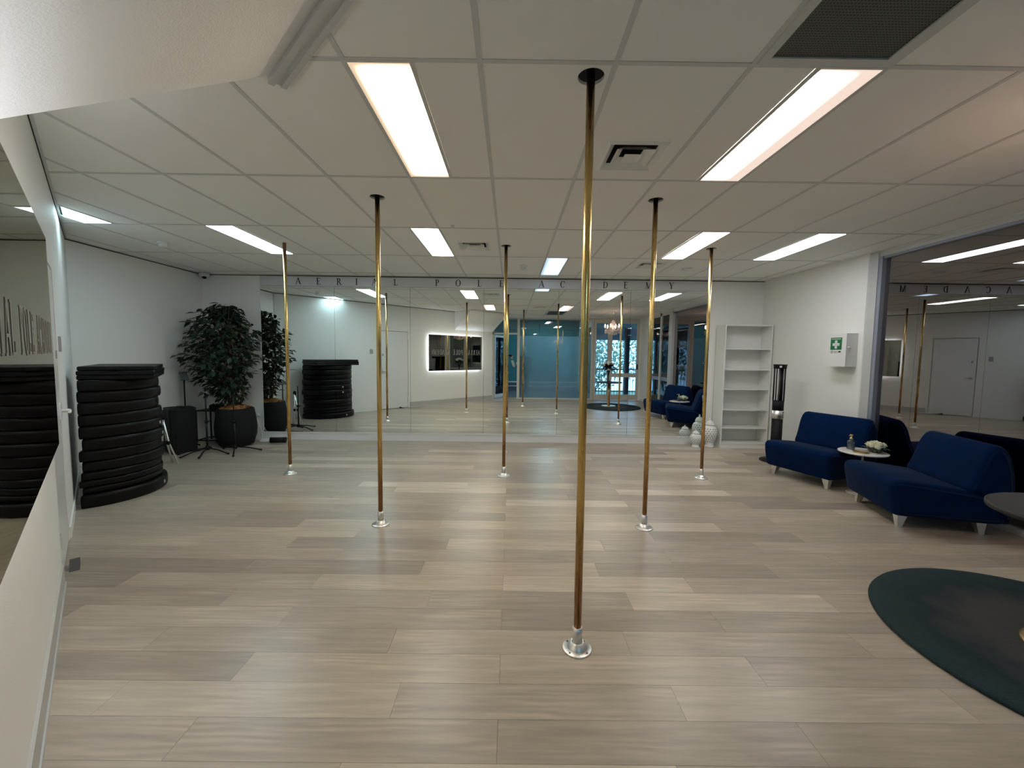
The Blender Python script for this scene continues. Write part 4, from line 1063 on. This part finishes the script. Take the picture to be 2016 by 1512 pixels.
# lattice ginger jars
def ginger_jar(x, y, H_, R_, label):
    t = empty('ginger_jar', (x, y, 0)); tag(t, label, 'jar', 'white lattice ginger jars')
    bod = [(0.62, 0.0), (0.66, 0.02), (0.60, 0.05), (0.52, 0.08), (0.56, 0.14), (0.74, 0.26), (0.93, 0.38), (1.0, 0.48), (0.97, 0.58), (0.84, 0.66), (0.62, 0.715), (0.52, 0.735), (0.52, 0.765)]
    MB().lathe([(r * R_, z * H_) for r, z in bod], n=36).build('body', M['ceramic'], t)
    lid = [(0.60, 0.755), (0.62, 0.775), (0.56, 0.80), (0.50, 0.84), (0.36, 0.885), (0.14, 0.91), (0.09, 0.93), (0.15, 0.955), (0.10, 0.98), (0.02, 1.0)]
    l_ = MB().lathe([(r * R_, z * H_) for r, z in lid], n=32).build('lid', M['ceramic'], t)
    hl = MB()
    def rad(zz):
        for (r0, z0), (r1, z1) in zip(bod, bod[1:]):
            if z0 <= zz <= z1 and z1 > z0: return r0 + (r1 - r0) * (zz - z0) / (z1 - z0)
        return .5
    for row in range(7):
        zz = 0.20 + row * 0.072; n = 16
        for k in range(n):
            a = 2 * math.pi * (k + (row % 2) * .5) / n; rr = rad(zz) * R_ * 1.012; w = R_ * .085; hh = H_ * .021
            c = Vector((rr * math.cos(a), rr * math.sin(a), zz * H_)); tx = Vector((-math.sin(a), math.cos(a), 0)); dz = (rad(zz + .02) - rad(zz - .02)) * R_ / (0.04 * H_)
            tz = Vector((math.cos(a) * dz, math.sin(a) * dz, 1)).normalized()
            hl.add([c - tx * w, c - tz * hh, c + tx * w, c + tz * hh], [(0, 1, 2, 3)])
    o = hl.build('piercings', M['hole'], t); o['kind'] = 'stuff'
ginger_jar(3.08, 6.72, 0.30, 0.098, 'smaller white lattice ginger jar with lid before the mirror plinth')
ginger_jar(3.32, 6.74, 0.49, 0.118, 'larger white lattice ginger jar with lid beside the bookcase')

# ------------------------------------------------------------------ patio heater
ht = empty('tower_heater', (3.85, 5.86, 0)); tag(ht, 'slim black tower heater with a silver band beside the bookcase', 'heater')
MB().lathe([(0.20, 0.0), (0.20, 0.012), (0.19, 0.02), (0.05, 0.03)], n=40).build('base_plate', M['blackmetal'], ht)
MB().lathe([(0.070, 0.02), (0.070, 0.62)], n=32).build('lower_column', M['black'], ht)
bd = MB().lathe([(0.076, 0.62), (0.076, 0.74)], n=32).build('control_band', M['steel'], ht)
for k in range(4): MB().box((0.02, -0.080, 0.64 + k * .024), (0.036, -0.070, 0.652 + k * .024)).build('button', M['black'], bd)
MB().lathe([(0.072, 0.74), (0.072, 0.88)], n=32).build('lamp_socket', M['black'], ht)
MB().lathe([(0.014, 0.88), (0.014, 1.34)], n=12).build('heating_tube', mat('quartz_tube', (0.30, 0.26, 0.26), 0.25), ht)
for k in range(12):
    a = 2 * math.pi * k / 12; MB().tube([(0.070 * math.cos(a), 0.070 * math.sin(a), 0.87), (0.070 * math.cos(a), 0.070 * math.sin(a), 1.35)], 0.0045, 6).build('guard_rod', M['blackmetal'], ht)
MB().tube([(0.035, 0.0, 0.87), (0.035, 0, 1.35)], 0.02, 10).build('reflector', M['black'], ht)
MB().lathe([(0.080, 1.34), (0.082, 1.385), (0.088, 1.39), (0.088, 1.40)], n=32).build('top_cap', M['black'], ht)
MB().box((-0.06, -0.0835, 1.355), (-0.028, -0.078, 1.382)).build('label_plate', M['zip'], ht)

# first aid cabinet on the painted right wall
fa = empty('first_aid_cabinet', (4.33, 5.30, 1.60), math.radians(-90) + 0.055); tag(fa, 'white first aid cabinet with green cross sticker on the right wall', 'first aid box')
o = MB().box((-0.15, -0.135, -0.21), (0.15, 0.0, 0.21)).build('body', M['plastic'], fa)
dr = MB().box((-0.15, -0.150, -0.21), (0.15, -0.136, 0.21)).build('door', M['plastic'], fa)
def cabinet_sticker():
    MB().box((-0.085, -0.1515, 0.005), (0.085, -0.1502, 0.16)).build('green_sticker', M['green'], dr)
    MB().box((-0.018, -0.153, 0.02), (0.018, -0.1516, 0.125)).box((-0.052, -0.153, 0.055), (0.052, -0.1516, 0.09)).build('white_cross', M['zip'], dr)
    s = MB()
    for k in range(8): s.box((-0.07 + k * .018, -0.1528, 0.138), (-0.057 + k * .018, -0.1516, 0.148))
    s.build('sticker_lettering', M['zip'], dr)
    MB().box((-0.085, -0.1513, -0.045), (0.085, -0.1502, 0.001)).build('small_label', M['zip'], dr)
    mk = MB()
    for i in range(14):
        a0 = 2 * math.pi * i / 14; a1 = 2 * math.pi * (i + 1) / 14
        mk.add([(-0.06 + r * math.cos(a), -0.1518, -0.022 + r * math.sin(a)) for r, a in ((.016, a0), (.016, a1), (.010, a1), (.010, a0))], [(0, 1, 2, 3)])
    mk.add([(0.035, -0.1518, -0.028), (0.075, -0.1518, -0.03), (0.078, -0.1518, -0.016), (0.06, -0.1518, -0.008), (0.05, -0.1518, -0.014), (0.036, -0.1518, -0.014)], [(0, 1, 2, 3, 4, 5)])
    for k in range(2): mk.box((-0.03, -0.1519, -0.02 - k * .012), (0.02, -0.1514, -0.016 - k * .012))
    mk.build('label_marks', M['letter'], dr)
cabinet_sticker()
lk = MB().tube([(0.15, -0.12, 0.03), (0.165, -0.12, 0.03)], 0.014, 14).tube([(0.165, -0.12, 0.03), (0.18, -0.12, 0.03)], 0.006, 8).build('lock', M['steel'], fa)
t = empty('power_outlet', (4.30, 5.86, 0.40), math.radians(-90) + 0.055); tag(t, 'white power outlet low on the right wall behind the blue chair', 'outlet')
MB().box((-0.06, -0.012, -0.037), (0.06, 0, 0.037)).build('plate', M['plastic'], t); MB().box((-0.035, -0.015, -0.012), (-0.02, -0.012, 0.012)).box((0.02, -0.015, -0.012), (0.035, -0.012, 0.012)).build('switches', M['plastic'], t)

# ------------------------------------------------------------------ blue lounge chairs
def smooth_poly(pts, n=2):
    for _ in range(n):
        out = []
        for i in range(len(pts)):
            a, b = pts[i], pts[(i + 1) % len(pts)]
            out += [(a[0] * .75 + b[0] * .25, a[1] * .75 + b[1] * .25), (a[0] * .25 + b[0] * .75, a[1] * .25 + b[1] * .75)]
        pts = out
    return pts
def extrude_profile(prof, w, rim=0.03):
    """profile in (y, z), extruded along x with a soft rim"""
    n = len(prof)
    cy = sum(p[0] for p in prof) / n; cz = sum(p[1] for p in prof) / n
    nrm = []
    for i in range(n):
        a, b = prof[i - 1], prof[(i + 1) % n]; dx, dz = b[0] - a[0], b[1] - a[1]; L_ = math.hypot(dx, dz) or 1
        nrm.append((dz / L_, -dx / L_))
    area = sum(prof[i][0] * prof[(i + 1) % n][1] - prof[(i + 1) % n][0] * prof[i][1] for i in range(n))
    sg = 1 if area > 0 else -1
    secs = [(-w, rim), (-w + rim * .12, rim * .55), (-w + rim * .45, rim * .18), (-w + rim, 0.0), (w - rim, 0.0), (w - rim * .45, rim * .18), (w - rim * .12, rim * .55), (w, rim)]
    mb = MB(); vs = []; fs = []
    for (x, ins) in secs:
        for i, (y, z_) in enumerate(prof): vs.append((x, y - sg * nrm[i][0] * ins, z_ - sg * nrm[i][1] * ins))
    for k in range(len(secs) - 1):
        for i in range(n):
            j = (i + 1) % n; f = (k * n + i, k * n + j, k * n + n + j, k * n + n + i)
            fs.append(f if sg < 0 else f[::-1])
    mb.add(vs, fs, True)
    e0 = tuple(range(n)); e1 = tuple((len(secs) - 1) * n + i for i in range(n))
    mb.f.append(e0 if sg < 0 else e0[::-1]); mb.sm.append(False); mb.f.append(e1[::-1] if sg < 0 else e1); mb.sm.append(False)
    return mb
# chair frame: -y is the front
SEAT = smooth_poly([(-0.385, 0.16), (-0.43, 0.36), (-0.41, 0.425), (-0.34, 0.44), (-0.10, 0.415), (0.24, 0.375), (0.40, 0.34), (0.41, 0.20), (0.41, 0.112), (0.30, 0.105), (0.0, 0.105), (-0.32, 0.105), (-0.375, 0.12)])
BACK = smooth_poly([(p[0] + 0.045, p[1]) for p in [(0.06, 0.372), (0.12, 0.50), (0.17, 0.70), (0.24, 0.79), (0.33, 0.77), (0.385, 0.64), (0.415, 0.45), (0.41, 0.25), (0.40, 0.13), (0.385, 0.112), (0.30, 0.112), (0.25, 0.14), (0.20, 0.32)]])
def lounge_chair(x, y, rz, label):
    t = empty('lounge_chair', (x, y, 0), rz); tag(t, label, 'armchair', 'navy velvet lounge chairs')
    extrude_profile(SEAT, 0.40, 0.045).build('seat', M['velvet'], t)
    extrude_profile(BACK, 0.40, 0.05).build('backrest', M['velvet'], t)
    for sx in (-1, 1):
        for sy, yy in ((-1, -0.29), (1, 0.27)):
            mb = MB(); cx, cy = sx * 0.31, yy
            top = [(cx - .038, cy - .038), (cx + .038, cy - .038), (cx + .038, cy + .038), (cx - .038, cy + .038)]
            bx, by = cx + sx * .012, cy + sy * .012
            bot = [(bx - .018, by - .018), (bx + .018, by - .018), (bx + .018, by + .018), (bx - .018, by + .018)]
            mb.add([(p[0], p[1], 0) for p in bot] + [(p[0], p[1], 0.118) for p in top], [(3, 2, 1, 0), (4, 5, 6, 7), (0, 1, 5, 4), (1, 2, 6, 5), (2, 3, 7, 6), (3, 0, 4, 7)])
            mb.build('leg', M['steel'], t)
    return t
def chair_from_front_legs(p0, p1):
    a = Vector((*p0, 0)); b = Vector((*p1, 0)); m_ = (a + b) / 2; d = (b - a).normalized()   # d: along chair +x as seen from front (left->right)
    rz = math.atan2(d.y, d.x)
    ctr = m_ + Matrix.Rotation(rz, 3, 'Z') @ Vector((0, 0.29, 0))
    return ctr.x, ctr.y, rz
x, y, rz = chair_from_front_legs((3.44, 5.22), (3.66, 4.62))
lounge_chair(x, y, rz, 'navy blue velvet armless lounge chair nearer the bookcase')
x, y, rz = chair_from_front_legs((3.66, 4.19), (3.50, 3.57))
lounge_chair(x, y, rz, 'navy blue velvet armless lounge chair nearer the camera by the dark window')

# white side table with tray, bottle and flowers
wt = empty('round_side_table', (3.90, 4.46, 0)); tag(wt, 'small round white side table between the two blue chairs', 'side table')
MB().lathe([(0.20, 0.452), (0.222, 0.458), (0.222, 0.470), (0.215, 0.474)], n=40).build('table_top', M['marble'], wt)
MB().lathe([(0.010, 0.012), (0.010, 0.453)], n=14).build('stem', M['aluw'], wt)
MB().lathe([(0.13, 0.0), (0.13, 0.008), (0.02, 0.016)], n=32).build('base', M['aluw'], wt)
ty = empty('gold_tray', (3.825, 4.40, 0.474)); tag(ty, 'small round gold tray on the white side table', 'tray')
MB().lathe([(0.062, 0.0), (0.075, 0.012), (0.072, 0.012), (0.06, 0.004), (0.0, 0.004)], n=36, cap=False).build('dish', M['gold'], ty)
bt = empty('pump_bottle', (3.845, 4.56, 0.474)); tag(bt, 'clear pump bottle with a gold pump on the white side table', 'bottle')
MB().lathe([(0.036, 0.0), (0.038, 0.006), (0.038, 0.085), (0.034, 0.10), (0.015, 0.112), (0.013, 0.118)], n=28).build('bottle', M['bottle'], bt)
MB().lathe([(0.034, 0.004), (0.034, 0.060)], n=24).build('liquid', mat('grey_soap', (0.20, 0.22, 0.26), 0.15), bt)
MB().lathe([(0.016, 0.112), (0.016, 0.130), (0.008, 0.134), (0.008, 0.150), (0.013, 0.153), (0.013, 0.168)], n=20).tube([(0, 0, 0.162), (-0.03, -0.015, 0.162), (-0.042, -0.021, 0.155)], 0.005, 8).build('pump', M['gold'], bt)
def rose(mb, c, r, seed):
    q = random.Random(seed)
    mb.sphere((c[0], c[1], c[2] - 0.1 * r), r * 0.62, 8, 5)
    for ring, (rr, zz, n, tilt) in enumerate(((0.25, 0.35, 3, 1.35), (0.5, 0.25, 5, 1.1), (0.78, 0.08, 6, 0.75), (1.0, -0.1, 7, 0.4))):
        for k in range(n):
            a = 2 * math.pi * (k + .5 * ring) / n + q.uniform(-.2, .2)
            d = Vector((math.cos(a), math.sin(a), 0)); t_ = Vector((-d.y, d.x, 0)); u_ = (d * math.cos(tilt) + Vector((0, 0, 1)) * math.sin(tilt))
            p = Vector(c) + d * rr * r * .55 + Vector((0, 0, zz * r)); w = r * .48
            vs = [p - t_ * w * .5 - u_ * w * .4, p + t_ * w * .5 - u_ * w * .4, p + t_ * w * .8 + u_ * w * .25, p + t_ * w * .35 + u_ * w * .75 + d * w * .15, p - t_ * w * .35 + u_ * w * .75 + d * w * .15, p - t_ * w * .8 + u_ * w * .25]
            mb.add(vs, [(0, 1, 2, 3, 4, 5)], True)
fb = empty('flower_bowl', (4.0, 4.42, 0.474)); tag(fb, 'low dark glass bowl of cream roses on the white side table', 'flowers')
MB().lathe([(0.045, 0.0), (0.066, 0.02), (0.072, 0.05), (0.068, 0.062), (0.06, 0.06), (0.0, 0.05)], n=28, cap=False).build('bowl', mat('smoked_glass', (0.03, 0.035, 0.03), 0.1), fb)
for k in range(9):
    a = k * 2.4; rr = 0.075 * math.sqrt(k / 9); mb = MB(); rose(mb, (rr * math.cos(a), rr * math.sin(a), 0.095 - 0.03 * (rr / .075) ** 2), 0.048, k); mb.build('rose', M['petal'], fb)
lv = MB(); q = random.Random(3)
for k in range(14):
    a = q.uniform(0, 6.28); c = Vector((0.075 * math.cos(a), 0.075 * math.sin(a), 0.055)); e = Euler((q.uniform(-.6, .2), 0, a - 1.57)).to_matrix(); lv.add([c + e @ (Vector(v) * .5) for v in LEAF_V], LEAF_F, True)
lv.build('greenery', M['leaf2'], fb)

# ------------------------------------------------------------------ rug, tall round table, vase of flowers, chandelier
TX, TY = 2.87, 1.93
rg_ = empty('round_rug', (2.93, 1.96, 0)); tag(rg_, 'round dark teal and grey pile rug under the black round table', 'rug')
MB().lathe([(0.83, 0.0), (0.842, 0.010), (0.832, 0.024), (0.80, 0.028), (0.4, 0.028), (0.0, 0.028)], n=96, cap=False).build('pile', M['rug'], rg_)
tb = empty('round_table', (TX, TY, 0.0285)); tag(tb, 'round black-topped table on a gold pedestal standing on the rug', 'table')
MB().lathe([(0.21, 0.0), (0.21, 0.012), (0.20, 0.016), (0.03, 0.02)], n=48).build('base', M['gold'], tb)
MB().lathe([(0.032, 0.018), (0.032, 0.68)], n=24).build('pedestal', M['gold'], tb)
MB().lathe([(0.36, 0.680), (0.375, 0.686), (0.375, 0.705), (0.365, 0.71)], n=56).build('table_top', mat('black_table_top', (0.018, 0.017, 0.016), 0.5, spec=0.3), tb)
vs_ = empty('flower_vase', (TX - 0.02, TY - 0.03, 0.7385)); tag(vs_, 'tall slim dark vase of white flowers on the black round table', 'vase')
MB().lathe([(0.055, 0.0), (0.05, 0.015), (0.022, 0.05), (0.02, 0.14), (0.032, 0.26), (0.055, 0.33), (0.048, 0.335)], n=28).build('vase', mat('dark_vase', (0.02, 0.014, 0.012), 0.2), vs_)
lv = MB(); q = random.Random(8)
for k in range(110):
    a = q.uniform(0, 6.28); rr = q.uniform(.05, .20); c = Vector((rr * .5 * math.cos(a), rr * .5 * math.sin(a), 0.36 + q.uniform(0, .14))); e = Euler((q.uniform(-.4, .9), q.uniform(-.4, .4), a - 1.57)).to_matrix(); lv.add([c + e @ (Vector(v) * 1.1) for v in LEAF_V], LEAF_F, True)
o = lv.build('dark_leaves', M['leafdark'], vs_); o['kind'] = 'stuff'
for k in range(11):
    a = k * 2.4; rr = 0.15 * math.sqrt(k / 11); mb = MB(); rose(mb, (rr * math.cos(a), rr * math.sin(a), 0.56 - 0.06 * (rr / .15) ** 2), 0.062, 30 + k); mb.build('flower', M['petalw'], vs_)

cd = empty('chandelier', (2.95, 1.90, H)); tag(cd, 'small lit crystal chandelier hanging over the round table', 'chandelier')
MB().lathe([(0.055, 0.0), (0.05, -0.02), (0.02, -0.06), (0.008, -0.07)], n=24).build('ceiling_cup', M['steel'], cd)
MB().tube([(0, 0, -0.06), (0, 0, -0.26)], 0.006, 8).build('chain', M['steel'], cd)
MB().lathe([(0.012, -0.24), (0.035, -0.28), (0.015, -0.34), (0.045, -0.42), (0.02, -0.50), (0.05, -0.56), (0.01, -0.62)], n=16).build('centre_stem', M['steel'], cd)
bulb = emit('candle_bulb_glow', (1.0, 0.62, 0.44), 12.0)
crystal = mat('crystal_drops', (0.85, 0.72, 0.66), 0.08, 0.0, spec=1.0)
for k in range(6):
    a = 2 * math.pi * k / 6; c, s_ = math.cos(a), math.sin(a)
    am = MB().tube([(0.02 * c, 0.02 * s_, -0.50), (0.10 * c, 0.10 * s_, -0.55), (0.20 * c, 0.20 * s_, -0.52), (0.235 * c, 0.235 * s_, -0.46)], 0.006, 6).lathe([(0.03, -0.46), (0.012, -0.47)], (0.235 * c, 0.235 * s_, 0), n=12).build('arm', M['steel'], cd)
    MB().lathe([(0.009, -0.46), (0.012, -0.43), (0.015, -0.41), (0.006, -0.37), (0.001, -0.36)], (0.235 * c, 0.235 * s_, 0), n=10).build('bulb', bulb, am)
cr = MB(); q = random.Random(4)
def octa(c, r): cr.add([(c[0] + r, c[1], c[2]), (c[0], c[1] + r, c[2]), (c[0] - r, c[1], c[2]), (c[0], c[1] - r, c[2]), (c[0], c[1], c[2] + r * 1.5), (c[0], c[1], c[2] - r * 1.8)], [(0, 1, 4), (1, 2, 4), (2, 3, 4), (3, 0, 4), (1, 0, 5), (2, 1, 5), (3, 2, 5), (0, 3, 5)])
for k in range(24):
    a = 2 * math.pi * k / 24
    for j in range(7):
        u = j / 6; r_ = 0.05 + 0.17 * u ** 1.6; octa((r_ * math.cos(a), r_ * math.sin(a), -0.28 - 0.24 * u), 0.009)
    for j in range(3): octa((0.23 * math.cos(a), 0.23 * math.sin(a), -0.54 - .035 * j), 0.012)
    octa((0.12 * math.cos(a), 0.12 * math.sin(a), -0.62 - q.uniform(0, .03)), 0.013)
for k in range(8): octa((0.05 * math.cos(k), 0.05 * math.sin(k), -0.66), 0.014)
o = cr.build('crystal_strands', crystal, cd); o['kind'] = 'stuff'

# ------------------------------------------------------------------ the photographer, reaching out of the doorway
ps = empty('person', (0.46, -0.42, 0)); tag(ps, 'person in dark clothes behind the frosted glass reaching out to hold a phone', 'person')
def skin_obj(name, verts, edges, radii, m, parent, sub=2):
    me = bpy.data.meshes.new(name); me.from_pydata(verts, edges, [])
    o = bpy.data.objects.new(name, me); col.objects.link(o); o.parent = parent
    md = o.modifiers.new('skin', 'SKIN'); md.use_smooth_shade = True
    for i, r_ in enumerate(radii): me.skin_vertices[0].data[i].radius = (r_, r_) if not isinstance(r_, tuple) else r_
    me.skin_vertices[0].data[0].use_root = True
    sb = o.modifiers.new('sub', 'SUBSURF'); sb.levels = sub; sb.render_levels = sub
    me.materials.append(m); return o
bv = [(0, 0, 0.92), (0, 0.0, 1.10), (0, 0.0, 1.30), (0.0, 0.0, 1.42), (0, 0.01, 1.50), (0, 0.02, 1.60), (0, 0.02, 1.70),
      (-0.17, 0.0, 1.38), (-0.25, 0.16, 1.16), (-0.345, 0.28, 1.10), (-0.43, 0.355, 1.34),
      (0.17, 0.0, 1.38), (0.21, 0.0, 1.12), (0.18, 0.08, 0.88),
      (-0.09, 0, 0.86), (-0.10, 0.02, 0.48), (-0.10, -0.01, 0.08), (-0.10, 0.11, 0.04),
      (0.09, 0, 0.86), (0.10, 0.02, 0.48), (0.10, -0.01, 0.08), (0.10, 0.11, 0.04)]
be = [(0, 1), (1, 2), (2, 3), (3, 4), (4, 5), (5, 6), (2, 7), (7, 8), (8, 9), (9, 10), (2, 11), (11, 12), (12, 13), (0, 14), (14, 15), (15, 16), (16, 17), (0, 18), (18, 19), (19, 20), (20, 21)]
brd = [(0.15, 0.10), (0.13, 0.10), (0.15, 0.10), 0.08, 0.055, (0.08, 0.10), (0.07, 0.085), 0.065, 0.048, 0.042, 0.028, 0.065, 0.045, 0.035, 0.09, 0.06, 0.042, 0.035, 0.09, 0.06, 0.042, 0.035]
bv = [(v[0], v[1] + (0.17 if i not in (8, 9, 10) else 0), v[2]) for i, v in enumerate(bv)]
skin_obj('body', bv, be, brd, M['darkcloth'], ps)
skin_obj('sleeve', [(-0.20, 0.165, 1.28), (-0.25, 0.16, 1.16), (-0.345, 0.28, 1.10), (-0.40, 0.325, 1.24), (-0.427, 0.352, 1.325)], [(0, 1), (1, 2), (2, 3), (3, 4)], [0.058, 0.056, 0.055, 0.048, 0.040], M['sleeve'], ps)
hv = [(-0.43, 0.355, 1.34), (-0.437, 0.358, 1.385), (-0.445, 0.36, 1.415)]
he = [(0, 1), (1, 2)]; hr = [0.024, (0.034, 0.018), (0.036, 0.018)]
for k in range(4):
    x0 = -0.475 + k * 0.019; n0 = len(hv)
    hv += [(x0, 0.362, 1.435), (x0 - 0.006, 0.368, 1.465 + (0.004 if k in (1, 2) else 0)), (x0 - 0.008, 0.386, 1.482 + (0.006 if k in (1, 2) else -0.004))]
    he += [(2, n0), (n0, n0 + 1), (n0 + 1, n0 + 2)]; hr += [0.009, 0.0085, 0.0075]
n0 = len(hv); hv += [(-0.40, 0.375, 1.395), (-0.395, 0.395, 1.42), (-0.405, 0.403, 1.445)]; he += [(1, n0), (n0, n0 + 1), (n0 + 1, n0 + 2)]; hr += [0.011, 0.010, 0.008]
skin_obj('hand', hv, he, hr, M['skin'], ps)
hd_ = MB().sphere((0, 0.19, 1.63), 0.105, 20, 14, (0.78, 0.95, 1.18)).build('head', M['skin'], ps)
MB().sphere((0, 0.166, 1.665), 0.105, 20, 14, (0.86, 0.98, 1.02)).build('hair', M['hair'], ps)
MB().add([(-0.012, 0.288, 1.60), (0.012, 0.288, 1.60), (0, 0.308, 1.605), (0, 0.288, 1.65)], [(0, 1, 2), (1, 3, 2), (3, 0, 2)]).build('nose', M['skin'], hd_)
for s_ in (-1, 1):
    MB().sphere((s_ * 0.033, 0.278, 1.645), 0.011).build('eye', M['letter'], hd_); MB().sphere((s_ * 0.083, 0.19, 1.63), 0.022, sq=(.4, .8, 1.2)).build('ear', M['skin'], hd_)
MB().sphere((0, 0.282, 1.572), 0.018, sq=(1.3, .4, .3)).build('mouth', mat('lips', (0.35, 0.14, 0.12), .5), hd_)
ph = empty('phone', (-0.045, -0.032, 1.462)); tag(ph, 'dark phone held sideways in the hand of the person in the doorway', 'phone')
MB().bbox((-0.075, -0.004, -0.036), (0.075, 0.004, 0.036), 0.003).build('case', M['black'], ph)
MB().box((0.035, 0.004, 0.004), (0.070, 0.006, 0.032)).build('camera_island', M['lens'], ph)
